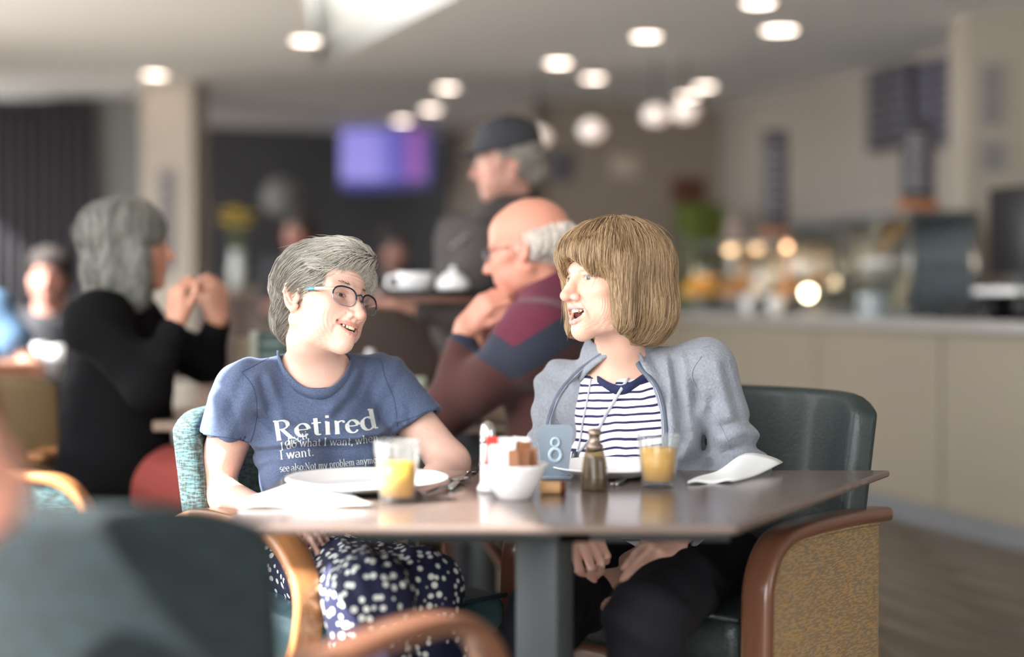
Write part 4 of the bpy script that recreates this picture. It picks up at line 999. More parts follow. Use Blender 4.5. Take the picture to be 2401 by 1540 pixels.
hand(oA, WA2, Vector((-.55, -.6, -.35)), (.1, -.4, 1), -1)
KA1, KA2 = np.array(P(872, 1405, 2.55)), np.array(P(985, 1385, 2.70))
FA1, FA2 = T1([KA1[0] - .0, KA1[1] + .02, .10]), T1([KA2[0] + .02, KA2[1] - .02, .10])
for K, Fo in ((KA1, FA1), (KA2, FA2)):
    oA.u(rc(HPA + T1([0, -.02, -.02]), K, .07, .055), .03); oA.u(rc(K, Fo, .052, .035), .03); oA.u(rc(Fo, Fo + T1([.03, -.13, -.06]), .036, .03), .02)
axA = (axis(-.80, .02, fa.O[0] - .10, fa.O[0] + .135, .0016, .008), axis(2.45, 3.25, fa.O[1] - .135, fa.O[1] + .11, .0016, .008), axis(.02, 1.30, fa.O[2] - .135, fa.O[2] + .11, .0016, .008))
def colA(V):
    c = head_col(fa, V, 'smile', np.array(lin('c47f78')), blush=.35)
    fr_ = np.clip(np.sin(V[:, 0] * 900) * np.sin(V[:, 1] * 870 + 1) * np.sin(V[:, 2] * 930 + 2) - .55, 0, 1) * 1.0
    m = ((V[:, 2] < 1.0) * fr_)[:, None]; return c * (1 - m * .6) + np.array(lin('a8684c')) * m * .6
bodyA, VA, _ = sculpt('body', oA, axA, M_skin, ladyA, colA)
eyes(fa, ladyA, (.05, 1, -.05), '4a535a'); teeth(fa, ladyA, 'smile')
# hair
hA_ = Ops()
hA_.u(fa.ell((0, -.020, .040), (.084, .102, .088)), .01)
hA_.u(fa.ell((.006, .040, .088), (.066, .062, .036)), .02)
hA_.u(fa.ell((0, -.060, -.030), (.063, .043, .058)), .02)
hA_.u(fa.rc((-.030, .076, .078), (.058, .055, .050), .020, .018), .02)
hA_.u(fa.rc((.058, .055, .050), (.070, .030, .005), .018, .010), .02)
hA_.u(fa.rc((-.064, .036, .040), (-.071, .022, .004), .016, .006), .015)
hA_.s(fa.ell((-.004, .104, .000), (.066, .052, .062)), .012)
hA_.s(fa.ell((-.090, .006, -.030), (.030, .034, .042)), .008); hA_.s(fa.ell((.090, .006, -.030), (.030, .034, .042)), .008)
hA_.s(fa.ell((0, .04, -.10), (.10, .085, .07)), .01)
hA_.d(lambda X, Y, Z: .0008 * np.sin(60 * ((X - fa.O[0]) * fa.M[0, 2] + (Z - fa.O[2]) * fa.M[2, 2]) * 3 + 40 * (X - Y)) + .0005 * np.sin(210 * (X + Z)), fa.O - .16, fa.O + .16)
hx = (np.arange(fa.O[0] - .14, fa.O[0] + .15, .0035), np.arange(fa.O[1] - .15, fa.O[1] + .14, .0035), np.arange(fa.O[2] - .14, fa.O[2] + .16, .0035))
gray = lambda r: (np.array(lin('47423c')) * (1 - r[:, None]) + np.array(lin('d2cdc2')) * r[:, None])
def colhA(Pw, r):
    q = fa.inv(Pw); front = np.clip((q[:, 1] - .0) / .08, 0, 1) * .35
    return gray(np.clip(.12 + .75 * r ** 1.3 + front, 0, 1))
_, HV, HF = sculpt('hair', hA_, hx, mat('grey_hair_base', '4c4741', .6), ladyA)
hairA = bpy.context.scene.objects['hair'] if 'hair' in bpy.context.scene.objects else None
def flowA(Pw):
    q = fa.inv(Pw); v = np.zeros_like(q)
    v[:, 1] = -1 + .15 * np.sin(q[:, 0] * 60); v[:, 2] = -.25 - 1.3 * np.clip(-q[:, 1] * 10 + .3, 0, 1.6); v[:, 0] = -.35 * (q[:, 0] > -.03) * (q[:, 1] > 0) - .15 * np.sin(q[:, 2] * 90)
    return v @ fa.M.T
idx = rng.integers(0, len(HV), 12500); R0 = HV[idx]; q = fa.inv(R0); R0 = R0[(q[:, 1] > -.13)]
strands(hA_, R0, flowA, 10, .0075, .00042, colhA, 'hair_strands', hairA, lift=.0026, jit=.12, wave=.15)
idx = rng.choice(len(HV), 420); strands(hA_, HV[idx[:110]], flowA, 10, .006, .00030, colhA, 'loose_hair', hairA, lift=.004, jit=.25, wave=.8, flare=1.3)
# eyebrows
def brows(f, root, col, n=70, z=.0200, rad=.00035):
    for sx in (-1, 1):
        m = MB()
        for i in range(n):
            t = rng.random(); x = .014 + .030 * t; p = T1([sx * x, .0935 - .016 * t ** 1.4 - .003, z + .004 * math.sin(t * 2.6) + rng.normal(0, .0012)])
            d = T1([sx * .006, -.002, .0012 + rng.normal(0, .001)]); m.tube([f.p(p), f.p(p + d * .6 + T1([0, .0012, 0])), f.p(p + d)], [rad, rad, rad * .3], 3)
        m.out('eyebrow', col, root, world=True)
brows(fa, ladyA, mat('brow_grey', '6f655c', .7))
# spectacles
def torusline(pts, r, n=8): return MB().tube(pts, r, n)
gl = bpy.data.objects.new('glasses', None); link(gl, ladyA); gl.location = Vector(fa.p((0, .1, 0))) - ladyA.location
M_frame = mat('navy_wire_frame', '1c2438', .3, metal=.5); M_rim = mat('silver_rim', '9aa0aa', .25, metal=.9); M_temple = mat('coloured_temple', 'e6b9a2', .4); M_tipb = mat('blue_temple_tip', '5f9fd0', .4)
M_lens = glassy('lens_glass', 'f2f2f4', .35, .0)
for sx in (-1, 1):
    lc = T1([sx * .0365, .1030, -.007]); pts = []
    for i in range(33):
        a = 2 * PI * i / 32; ex, ez = math.cos(a), math.sin(a); rx = .0275; rz_ = .0190
        x = rx * np.sign(ex) * abs(ex) ** .75; z = rz_ * np.sign(ez) * abs(ez) ** .85
        pts.append(T1([lc[0] + x, lc[1] - .010 * (abs(lc[0] + x) / .058) ** 2, lc[2] + z]))
    top = [fa.p(p) for p in pts[0:17]]; bot = [fa.p(p) for p in pts[16:33]]
    MB().tube(top, .0018, 6).out('frame_top', M_frame, gl, world=True); MB().tube(bot, .0009, 6).out('rim', M_rim, gl, world=True)
    V = [fa.p(p) for p in pts[:-1]] ; V2 = [fa.p(p + T1([0, -.0012, 0])) for p in pts[:-1]]
    MB().add(V + V2, [tuple(range(32)), tuple(range(32, 64))[::-1]]).out('lens', M_lens, gl, world=True, smooth=False)
    a, b = T1([sx * .0630, .092, .002]), T1([sx * .0745, .05, .004]); c = T1([sx * .080, .0, .004])
    up_ = Vector(fa.dir((0, 0, 1)))
    MB().tube([fa.p(a), fa.p(a * .45 + b * .55), fa.p(b)], 0, flat=(.0062, .0016), up=up_).out('temple', M_temple, gl, world=True)
    MB().tube([fa.p(b), fa.p(b * .6 + c * .4)], 0, flat=(.0060, .0018), up=up_).out('temple_tip', M_tipb, gl, world=True)
MB().tube([fa.p((-.0100, .1030, .001)), fa.p((0, .1065, .004)), fa.p((.0100, .1030, .001))], .0013, 6).out('bridge', M_frame, gl, world=True)
# t-shirt
ts = Ops()
chA_c = (JA1 + JA2) / 2 + T1([.005, -.005, -.10]); latA = (JA2 - JA1); latA[2] = 0; latA /= np.linalg.norm(latA); fwA = T1([latA[1], -latA[0], 0])
MA = np.array([latA, fwA, [0, 0, 1]]).T
dA1 = (EA1 - JA1) / np.linalg.norm(EA1 - JA1); dA2 = (EA2 - JA2) / np.linalg.norm(EA2 - JA2)
ts.u(rc(JA1, JA1 + dA1 * .15, .064, .073), .025); ts.u(rc(JA2, JA2 + dA2 * .15, .063, .070), .025)
def cutsleeve(o, J, d, L, r=.13):
    c = J + d * (L + r); o.s(ell(c, (r * .86, r * .86, r)), .002)
def plane_cut(o, p, n, R=.10):
    p = np.array(p); n = np.array(n) / np.linalg.norm(n)
    f1 = lambda X, Y, Z: np.maximum(-((X - p[0]) * n[0] + (Y - p[1]) * n[1] + (Z - p[2]) * n[2]), np.sqrt((X - p[0]) ** 2 + (Y - p[1]) ** 2 + (Z - p[2]) ** 2) - R)
    o.s((f1, p - R, p + R), .002)
plane_cut(ts, JA1 + dA1 * .112, dA1 + T1([.17, -.15, -.05]), .16); plane_cut(ts, JA2 + dA2 * .115, dA2 + T1([-.2, 0, -.1]), .16)
ts.s(rc(JA1 + dA1 * .10, EA1, .0515, .046), .004); ts.s(rc(JA2 + dA2 * .09, EA2, .0515, .045), .004)
ts.u(ell(chA_c, (.148, .100, .150), MA), .02)
ts.u(ell(chA_c + T1([.0, 0, -.16]) + fwA * .02 + latA * .012, (.138, .122, .17), MA), .03)
ts.u(ell(chA_c + T1([.0, 0, -.27]) + fwA * .01 + latA * .008, (.150, .128, .13), MA), .03)
for sx in (-1, 1): ts.u(ell(chA_c + latA * .068 * sx + fwA * .070 + T1([0, 0, -.055]), (.066, .055, .062), MA), .04)
ts.u(rc(JA1 + T1([.004, 0, .002]), nkA + T1([-.03, 0, -.012]), .052, .052), .04); ts.u(rc(JA2 + T1([-.004, 0, .002]), nkA + T1([.03, 0, -.012]), .052, .052), .04)
ncut = nkA + fwA * .012 + T1([0, 0, .040])
def folds(o, fn, lo, hi): o.d(fn, lo, hi)
def crease(lines, Yd, ymax):
    segs = []
    for amp, wd, pts in lines:
        pw = [P(a, b, Yd) for a, b in pts]
        for a, b in zip(pw, pw[1:]): segs.append((amp, wd, a.x, a.z, b.x, b.z))
    groups = {}
    def fn(X, Y, Z):
        out = 0
        k = Yd / np.maximum(Y, .5); xc = X * k; zc = EYE + (Z - EYE) * k
        best = {}
        for amp, wd, pts in lines:
            pw = [P(a, b, Yd) for a, b in pts]; D = None
            for a, b in zip(pw, pw[1:]):
                dx, dz = b.x - a.x, b.z - a.z; l2 = dx * dx + dz * dz
                t = np.clip(((xc - a.x) * dx + (zc - a.z) * dz) / l2, 0, 1); d = (xc - a.x - t * dx) ** 2 + (zc - a.z - t * dz) ** 2
                D = d if D is None else np.minimum(D, d)
            out = out + amp * np.exp(-D / (wd * wd))
        return out * (Y < ymax)
    return fn
CRA = [(.007, .009, [(612, 890), (628, 950), (640, 1010)]), (-.006, .010, [(632, 885), (655, 950), (662, 1000)]), (.006, .008, [(604, 975), (650, 1010), (700, 1038)]), (-.005, .009, [(612, 955), (665, 990), (720, 1020)]),
       (.006, .010, [(858, 880), (830, 930), (790, 975)]), (-.006, .010, [(838, 870), (812, 920), (775, 960)]), (-.006, .012, [(896, 915), (900, 960), (896, 1000)]), (.006, .009, [(912, 925), (914, 975), (905, 1010)]),
       (-.010, .009, [(600, 1052), (680, 1040), (760, 1030), (840, 1026), (905, 1014)]), (.012, .008, [(560, 1058), (680, 1052), (760, 1043), (840, 1040), (920, 1030)]),
       (.006, .008, [(935, 1000), (905, 1035), (880, 1048)]), (-.006, .008, [(925, 985), (900, 1010), (850, 1022)]), (.005, .008, [(640, 1085), (600, 1100), (560, 1140)]), (-.004, .009, [(655, 1075), (615, 1085), (580, 1110)]),
       (.005, .007, [(515, 905), (545, 950), (560, 1000)]), (-.005, .009, [(500, 930), (525, 980), (535, 1020)]), (.004, .008, [(690, 925), (740, 945), (800, 930)]), (.006, .007, [(950, 900), (975, 940), (960, 985)]), (-.004, .009, [(930, 880), (955, 930), (940, 980)])]
def foldA(X, Y, Z):
    a = (X - chA_c[0]); z = Z - chA_c[2]
    f0 = .0055 * np.sin((a * 24 + z * 36) + 1.5 * np.sin(a * 15)) * np.exp(-((z + .02) / .12) ** 2)
    # heavy fold under the bust
    zz = z + .135 - .05 * a - .10 * a * a + .006 * np.sin(a * 25)
    f1 = 0
    f2 = .0030 * np.sin(z * 95 + a * 40 + 1.5 * np.sin(a * 30)) * np.exp(-((z + .22) / .09) ** 2)
    f3 = .0028 * np.sin(a * 120 - z * 60) * np.exp(-((np.abs(a) - .15) / .05) ** 2)
    return f0 + f1 * np.exp(-(a / .16) ** 4) + f2 + f3
ts.d(foldA, T1([-.80, 2.8, .5]), T1([-.05, 3.3, 1.05])); ts.d(crease(CRA, 2.95, 3.06), T1([-.80, 2.8, .5]), T1([-.05, 3.1, 1.05]))
ts.s(rc(ncut + fwA * .022 + T1([0, 0, -.030]), ncut + T1([0, 0, .07]) - fwA * .005, .060, .072), .004)
ts.s(ell(HPA + T1([0, 0, -.12]), (.4, .4, .19)), .004)
M_shirt = mat('blue_marl_jersey', '44506a', .85, noise=((260, 260, 420), .5, '5c6a88'), bump=((500, 500, 700), .15, .0006), sheen=.1)
tshirt, TSV, TSF = sculpt('tshirt', ts, (axis(-.78, -.10, None, None, .004, .004), axis(2.80, 3.28, None, None, .005, .005), axis(.55, 1.06, None, None, .004, .004)), M_shirt, ladyA)
bv = BVHTree.FromPolygons([tuple(v) for v in TSV], [tuple(f) for f in TSF])
ring_px = [(662, 818), (672, 845), (690, 870), (716, 893), (742, 904), (766, 905), (790, 893), (806, 872), (814, 846)]
def shirt_path(pts, off=.002, n=5):
    out = []
    for q in smooth_path([(a, b, 0) for a, b in pts], n):
        d = (P(q.x, q.y, 3) - Vector((0, 0, EYE))).normalized(); h = bv.ray_cast(Vector((0, 0, EYE)), d)
        if h[0] is not None and h[0].y < 3.2: out.append(h[0] - d * off)
    return out
M_seam = mat('navy_seam', '38465f', .9)
pp = shirt_path([(650, 826), (655, 850), (668, 880), (690, 905), (716, 920), (744, 926), (772, 922), (798, 905), (816, 880), (824, 850)], .0025)
if len(pp) > 3: MB().tube(pp, 0, flat=(.024, .004), up=(0, -.3, 1)).out('neckband', M_shirt, tshirt, world=True)
for line in ([(566, 872), (592, 905), (602, 950), (598, 1000), (585, 1042)], [(893, 842), (905, 890), (925, 940), (932, 1000)], [(478, 1018), (520, 1024), (560, 1031), (584, 1038)], [(934, 990), (970, 978), (1004, 962)], [(566, 872), (610, 850), (655, 826)], [(893, 842), (850, 838), (822, 828)]):
    pp = shirt_path(line, .0004)
    if len(pp) > 2: MB().tube(pp, .0009, 5).out('seam', M_seam, tshirt, world=True)
# trousers with dots
def dots(N, L, tc):
    v = N.new('ShaderNodeTexVoronoi'); v.inputs['Scale'].default_value = 58; v.inputs['Randomness'].default_value = .72; L.new(tc.outputs['Object'], v.inputs['Vector'])
    r = N.new('ShaderNodeValToRGB'); r.color_ramp.interpolation = 'LINEAR'; r.color_ramp.elements[0].color = lin('e8ece4') + (1,); r.color_ramp.elements[1].color = lin('171b3a') + (1,)
    r.color_ramp.elements[0].position = .33; r.color_ramp.elements[1].position = .37; L.new(v.outputs['Distance'], r.inputs[0]); return r.outputs[0]
M_dots = mixmat('navy_dotted_cotton', dots, .8)
tr = Ops()
tr.u(ell(HPA + T1([.0, .0, -.01]), (.185, .15, .115), MA), .03)
for K, Fo in ((KA1, FA1), (KA2, FA2)):
    tr.u(rc(HPA + T1([0, -.05, -.01]), K, .095, .076), .04); tr.u(rc(K, Fo + T1([0, 0, .10]), .077, .095), .03)
tr.d(lambda X, Y, Z: .004 * np.sin(X * 75 + 12 * np.sin(Z * 9)) * np.clip((.62 - Z) * 5, 0, 1) + .003 * np.sin(X * 160 + Z * 60 + 2 * np.sin(Y * 30)), T1([-.7, 2.35, .1]), T1([.1, 3.3, .7]))
sculpt('trousers', tr, (axis(-.66, .06, None, None, .007, .007), axis(2.40, 3.28, None, None, .008, .008), axis(.12, .72, None, None, .008, .008)), M_dots, ladyA)
# ---------------------------------------------------------------- lettering: a small broad-nib serif hand
def arc(cx, cy, rx, ry, a0, a1, n=12): return [(cx + rx * math.cos(math.radians(a0 + (a1 - a0) * i / n)), cy + ry * math.sin(math.radians(a0 + (a1 - a0) * i / n))) for i in range(n + 1)]
def sf(x, y, l=.07, r=.07): return ('s', [(x - l, y), (x + r, y)])
XH = .45
G = {
 'R': (.62, [[(.14, 0), (.14, .68)], [(.14, .665)] + arc(.28, .51, .17, .155, 90, -90) + [(.14, .355)], [(.27, .35), (.50, .0)], sf(.14, .0), sf(.11, .68, .06, .03), sf(.53, .0, .05, .07)]),
 'e': (.46, [[(.06, .24), (.38, .24)] , arc(.225, .225, .175, .225, 5, 320, 20)]),
 't': (.34, [[(.15, .60), (.15, .10)] + arc(.23, .09, .08, .08, 180, 300, 6), ('s', [(.03, .43), (.30, .43)])]),
 'i': (.27, [[(.13, 0), (.13, .44)], sf(.13, 0), sf(.10, .44, .04, .03), ('d', (.13, .62, .052))]),
 'r': (.37, [[(.13, 0), (.13, .44)], arc(.27, .28, .14, .16, 180, 60, 8), ('d', (.33, .40, .035)), sf(.13, 0), sf(.10, .44, .04, .03)]),
 'd': (.52, [arc(.22, .22, .165, .225, 50, 330, 20), [(.37, .70), (.37, .02)], sf(.34, .70, .06, .03), sf(.41, 0.01, .03, .07)]),
 'a': (.46, [arc(.20, .33, .15, .115, 160, 0, 8) + [(.35, .05)], arc(.19, .13, .14, .125, 60, 300, 12) + [(.35, .10)], sf(.38, .01, .02, .06)]),
 'c': (.42, [arc(.225, .225, .175, .225, 45, 320, 20), ('d', (.33, .36, .035))]),
 'j': (.25, [[(.13, .44), (.13, -.10)] + arc(.05, -.10, .08, .09, 0, -100, 5), sf(.10, .44, .04, .03), ('d', (.13, .62, .05))]),
 'v': (.46, [[(.05, .44), (.22, 0)], [(.22, 0), (.40, .44)], sf(.05, .44, .05, .06), sf(.40, .44, .05, .05)]),
 'y': (.46, [[(.05, .44), (.22, 0)], [(.40, .44), (.16, -.18)], sf(.05, .44, .05, .06), sf(.40, .44, .05, .05), ('d', (.13, -.17, .035))]),
 'w': (.68, [[(.05, .44), (.19, 0)], [(.19, 0), (.33, .44)], [(.33, .44), (.47, 0)], [(.47, 0), (.62, .44)], sf(.05, .44, .05, .05), sf(.62, .44, .05, .05), sf(.33, .44, .05, .04)]),
 'o': (.48, [arc(.235, .225, .18, .225, 0, 360, 24)]),
 'h': (.52, [[(.12, 0), (.12, .70)], arc(.25, .27, .13, .17, 180, 0, 10) + [(.38, 0)], sf(.12, 0), sf(.38, 0), sf(.09, .70, .05, .03)]),
 'n': (.52, [[(.12, 0), (.12, .44)], arc(.25, .27, .13, .17, 180, 0, 10) + [(.38, 0)], sf(.12, 0), sf(.38, 0), sf(.09, .44, .04, .03)]),
 'm': (.76, [[(.12, 0), (.12, .44)], arc(.245, .28, .125, .16, 180, 0, 10) + [(.37, 0)], arc(.495, .28, .125, .16, 180, 0, 10) + [(.62, 0)], sf(.12, 0), sf(.37, 0), sf(.62, 0), sf(.09, .44, .04, .03)]),
 's': (.38, [arc(.19, .335, .125, .11, 45, 270, 12) + arc(.19, .11, .135, .115, 90, -140, 12)]),
 'l': (.26, [[(.13, 0), (.13, .70)], sf(.13, 0), sf(.10, .70, .05, .03)]),
 'I': (.34, [[(.16, 0), (.16, .68)], sf(.16, 0, .1, .1), sf(.16, .68, .1, .1)]),
 'N': (.70, [('t', [(.14, 0), (.14, .68)]), [(.12, .68), (.54, 0)], ('t', [(.54, 0), (.54, .68)]), sf(.14, 0), sf(.10, .68, .06, .04), sf(.54, .68)]),
 'p': (.50, [[(.12, -.20), (.12, .44)], arc(.27, .225, .165, .22, 130, -130, 20), sf(.12, -.20), sf(.09, .44, .04, .03)]),
 'b': (.50, [[(.12, 0), (.12, .70)], arc(.27, .225, .165, .22, 130, -130, 20), sf(.09, .70, .05, .03)]),
 '.': (.20, [('d', (.09, .04, .05))]), ',': (.20, [('d', (.09, .04, .05)), [(.11, .03), (.06, -.10)]]), ':': (.22, [('d', (.10, .04, .045)), ('d', (.10, .36, .045))]), ' ': (.22, [])}
def letters(text, size, path, name, ital=0, bold=1.0, zoff=.0012):
    """path: baseline pixels of the printed line on the shirt; each glyph is laid on the cloth surface"""
    acc = [0]
    for a, b in zip(path, path[1:]): acc.append(acc[-1] + math.dist(a, b))
    tot = sum(G[c][0] for c in text); k = acc[-1] / tot; x = 0; V = []; F = []
    def place(u, v):
        s_ = min(max(u * k, 0), acc[-1] - 1e-6); i = max(j for j in range(len(acc) - 1) if acc[j] <= s_ + 1e-9); t = (s_ - acc[i]) / (acc[i + 1] - acc[i])
        dx, dy = path[i + 1][0] - path[i][0], path[i + 1][1] - path[i][1]; L_ = math.hypot(dx, dy); px = path[i][0] + dx * t; py = path[i][1] + dy * t
        nx_, ny_ = dy / L_, -dx / L_; px += nx_ * v * size + ital * v * size * dx / L_; py += ny_ * v * size + ital * v * size * dy / L_
        d = (P(px, py, 3.0) - Vector((0, 0, EYE))).normalized(); h = bv.ray_cast(Vector((0, 0, EYE)), d)
        return None if h[0] is None else h[0] - d * zoff
    def strip(pts, wf):
        fine = []
        for a, b in zip(pts, pts[1:]):
            m_ = max(1, int(math.dist(a, b) / .04)); fine += [(a[0] + (b[0] - a[0]) * q / m_, a[1] + (b[1] - a[1]) * q / m_) for q in range(m_)]
        fine.append(pts[-1]); prev = None
        for i, p in enumerate(fine):
            a, b = fine[max(i - 1, 0)], fine[min(i + 1, len(fine) - 1)]; dx, dy = b[0] - a[0], b[1] - a[1]; L_ = math.hypot(dx, dy) or 1; wd = wf(dx / L_, dy / L_) / 2
            q1 = place(x + p[0] - dy / L_ * wd, p[1] + dx / L_ * wd); q2 = place(x + p[0] + dy / L_ * wd, p[1] - dx / L_ * wd)
            if q1 is None or q2 is None: prev = None; continue
            V.append(q1); V.append(q2)
            if prev is not None: F.append((prev, prev + 1, len(V) - 1, len(V) - 2))
            prev = len(V) - 2
    for c in text:
        for st_ in G[c][1]:
            if isinstance(st_, tuple) and st_[0] == 's': strip(st_[1], lambda a, b: .042 * bold)
            elif isinstance(st_, tuple) and st_[0] == 't': strip(st_[1], lambda a, b: .045 * bold)
            elif isinstance(st_, tuple) and st_[0] == 'd':
                cx, cy, r = st_[1]; strip([(cx - r, cy), (cx - r * .5, cy), (cx, cy), (cx + r * .5, cy), (cx + r, cy)], lambda a, b, r=r: 1.7 * r)
            else: strip(st_, lambda a, b: (.035 + .075 * (abs(b) ** 1.2 if a * b <= 0 or abs(b) > .9 else abs(b) * .35)) * bold)
        x += G[c][0]
    if F: meshobj(name, V, F, M_print, tshirt, world=True, smooth=False)
M_print = mat('pale_shirt_print', 'c9d0cc', .7)
letters('Retired', 66, [(643, 1033), (700, 1024), (760, 1018), (830, 1014), (890, 1002)], 'printed_word', bold=1.15)
letters('djecti', 24, [(668, 1046), (690, 1040), (722, 1026)], 'printed_word', ital=.25)
letters('I do what I want, when', 26, [(658, 1056), (700, 1047), (770, 1044), (830, 1043), (888, 1033)], 'printed_line', ital=.1, bold=.95)
letters('I want.', 30, [(656, 1077), (737, 1068)], 'printed_line')
letters('see also:Not my problem anymo', 24, [(656, 1106), (760, 1098), (884, 1085)], 'printed_line', bold=.9)
# ================================================================ woman with the bob (right)
ladyB = empty('person', (.36, 3.05, 0), 'seated woman with a light brown bob, blue grey fleece, striped top and black trousers', 'person')
fb = fit_frame(math.radians(-57), math.radians(4), math.radians(-4), 1.08, [((.031, .083, 0), (1362, 643)), ((0, .118, -.034), (1320, 690)), ((0, .085, -.113), (1362, 797))], 2.97)
nkB = np.array(P(1455, 868, 3.06)); JB2, JB1 = np.array(P(1652, 868, 2.98)), np.array(P(1325, 915, 3.14))
EB2, WB2 = np.array(P(1738, 1108, 3.0)), np.array(P(1580, 1262, 2.80)); EB1, WB1 = np.array(P(1292, 1120, 3.03)), np.array(P(1338, 1228, 2.80))
HPB = T1([.36, 3.08, .53]); KB2, KB1 = np.array(P(1512, 1455, 2.50)), np.array(P(1285, 1440, 2.64))
FB2, FB1 = T1([.25, 2.60, .10]), np.array(P(1065, 1850, 2.58))
oB = Ops(); head(oB, fb, 'open', nkB + T1([0, 0, -.02]))
oB.u(rc(nkB + T1([0, 0, -.06]), HPB, .085, .10), .04); oB.u(rc(JB1, nkB + T1([0, 0, -.03]), .045, .045), .04); oB.u(rc(JB2, nkB + T1([0, 0, -.03]), .045, .045), .04)
for J, E_, W_ in ((JB1, EB1, WB1), (JB2, EB2, WB2)): oB.u(rc(J, E_, .045, .038), .02); oB.u(rc(E_, W_, .038, .027), .02)
# her left hand (picture right): back up, fingers pointing down-left; her right hand a loose fist with knuckles forward
hand(oB, WB2, Vector(P(1452, 1350, 2.62)) - Vector(WB2), (.10, -.55, .8), -1, per=[(.55, .75, .4), (.4, .35, .25), (.3, .2, .15), (.3, .2, .15)], spread=.02, sc=1.02, thumb=(.35, .25), k=.003)
hand(oB, WB1 + T1([.008, -.015, .0]), Vector(P(1392, 1316, 2.66)) - Vector(WB1), (.0, -.8, .55), 1, per=[(.55, 1.5, .9), (.55, 1.5, .9), (.55, 1.5, .9), (.6, 1.5, .9)], spread=.06, sc=1.04, thumb=(.60, .30), k=.003)
for K, Fo in ((KB1, FB1), (KB2, FB2)):
    oB.u(rc(HPB, K, .07, .055), .03); oB.u(rc(K, Fo, .05, .034), .03); oB.u(rc(Fo, Fo + T1([-.03, -.13, -.06]), .035, .03), .02)
axB = (axis(-.22, .66, fb.O[0] - .135, fb.O[0] + .10, .0016, .008), axis(2.40, 3.28, fb.O[1] - .135, fb.O[1] + .09, .0016, .008),
       np.concatenate([axis(.02, .52, None, None, .012, .012)[:-1], np.arange(.53, .665, .0030), axis(.672, 1.32, fb.O[2] - .145, fb.O[2] + .10, .0016, .008)]))
axB = tuple(np.unique(np.round(a, 6)) for a in axB)
sculpt('body', oB, axB, M_skin, ladyB, lambda V: head_col(fb, V, 'open', np.array(lin('b88a8c')), np.array(lin('dbb09b')), .25))
eyes(fb, ladyB, (.12, 1, .05), '39424a'); teeth(fb, ladyB, 'open'); brows(fb, ladyB, mat('brow_light', 'a08a74', .7), 40)
# bob
hb_ = Ops()
hb_.u(fb.ell((0, -.016, .040), (.095, .116, .086)), .01)
hb_.u(fb.ell((0, -.045, -.045), (.098, .088, .090)), .03)
hb_.u(fb.ell((0, .052, .048), (.078, .054, .050)), .02)
for sx in (-1, 1): hb_.u(fb.rc((sx * .078, .040, .030), (sx * .074, .030, -.085), .020, .017), .02)
hb_.u(fb.rc((-.074, .030, -.085), (-.056, .050, -.104), .016, .008), .015)
hb_.s(fb.ell((0, .132, -.052), (.067, .088, .096)), .008)
hb_.s(fb.ell((0, .050, -.155), (.095, .095, .075)), .012)
hb_.s(fb.ell((0, -.05, -.19), (.13, .12, .075)), .012)
hb_.s(fb.ell((0, .03, -.07), (.057, .06, .08)), .006)
hb_.d(lambda X, Y, Z: .0012 * np.sin(170 * (X * .8 - Y * .9) + 3 * np.sin(Z * 12)) + .0004 * np.sin(520 * (X + Y * .6)), fb.O - .18, fb.O + .18)
hxB = (np.arange(fb.O[0] - .16, fb.O[0] + .17, .0035), np.arange(fb.O[1] - .17, fb.O[1] + .16, .0035), np.arange(fb.O[2] - .18, fb.O[2] + .16, .0035))
hairB, HV, HF = sculpt('hair', hb_, hxB, mat('brown_hair_base', '5a452e', .6), ladyB)
def flowB(Pw):
    q = fb.inv(Pw); c = q - T1([.0, -.005, .10]); v = c * T1([1, 1, .0]); n_ = np.linalg.norm(v, axis=1, keepdims=True) + 1e-6; v = v / n_ * np.clip(1.2 - (.14 - q[:, 2:]) * 9, 0, 1)
    v[:, 2] -= 1.0; low = np.clip((-.07 - q[:, 2]) * 14, 0, 1); v[:, 1] += .5 * low; v[:, 0] -= np.sign(q[:, 0]) * .25 * low
    return v @ fb.M.T
def colhB(Pw, r):
    return np.array(lin('5d462e')) * (1 - r[:, None]) + np.array(lin('d4b48c')) * r[:, None]
idx = rng.integers(0, len(HV), 14000); R0 = HV[idx]; q = fb.inv(R0); R0 = R0[q[:, 2] > -.10]; q = fb.inv(R0)
R0 = R0[~((q[:, 2] < .045) & (q[:, 1] > .06) & (np.abs(q[:, 0]) < .06))]
strands(hb_, R0, flowB, 10, .0080, .00045, lambda p_, r: colhB(p_, np.clip(.1 + .8 * r, 0, 1)), 'hair_strands', hairB, lift=.0026, jit=.055, wave=.15)
idx = rng.choice(len(HV), 400); strands(hb_, HV[idx[:140]], flowB, 11, .007, .00030, lambda p_, r: colhB(p_, .4 + .6 * r), 'loose_hair', hairB, lift=.004, jit=.2, wave=.8, flare=1.4)
# striped top
latB = (JB2 - JB1); latB[2] = 0; latB /= np.linalg.norm(latB); fwB = T1([latB[1], -latB[0], 0]); MBm = np.array([latB, fwB, [0, 0, 1]]).T
cB = (JB1 + JB2) / 2 + T1([0, 0, -.12])
tp_ = Ops()
tp_.u(rc(nkB + T1([0, 0, -.065]), HPB, .094, .11), .02); tp_.u(ell(cB, (.150, .100, .150), MBm), .03); tp_.u(ell(cB + fwB * .02 + T1([0, 0, -.17]), (.165, .130, .17), MBm), .05); tp_.u(ell(cB + T1([0, 0, -.30]), (.18, .14, .12), MBm), .05)
for sx in (-1, 1): tp_.u(ell(cB + latB * .066 * sx + fwB * .062 + T1([0, 0, -.07]), (.062, .052, .060), MBm), .04)
tp_.u(rc(JB1, nkB + T1([0, 0, -.035]), .045, .05), .04); tp_.u(rc(JB2, nkB + T1([0, 0, -.035]), .045, .05), .04)
tp_.s(rc(nkB + fwB * .035 + T1([0, 0, .022]), nkB + T1([0, 0, .09]), .062, .072), .004)
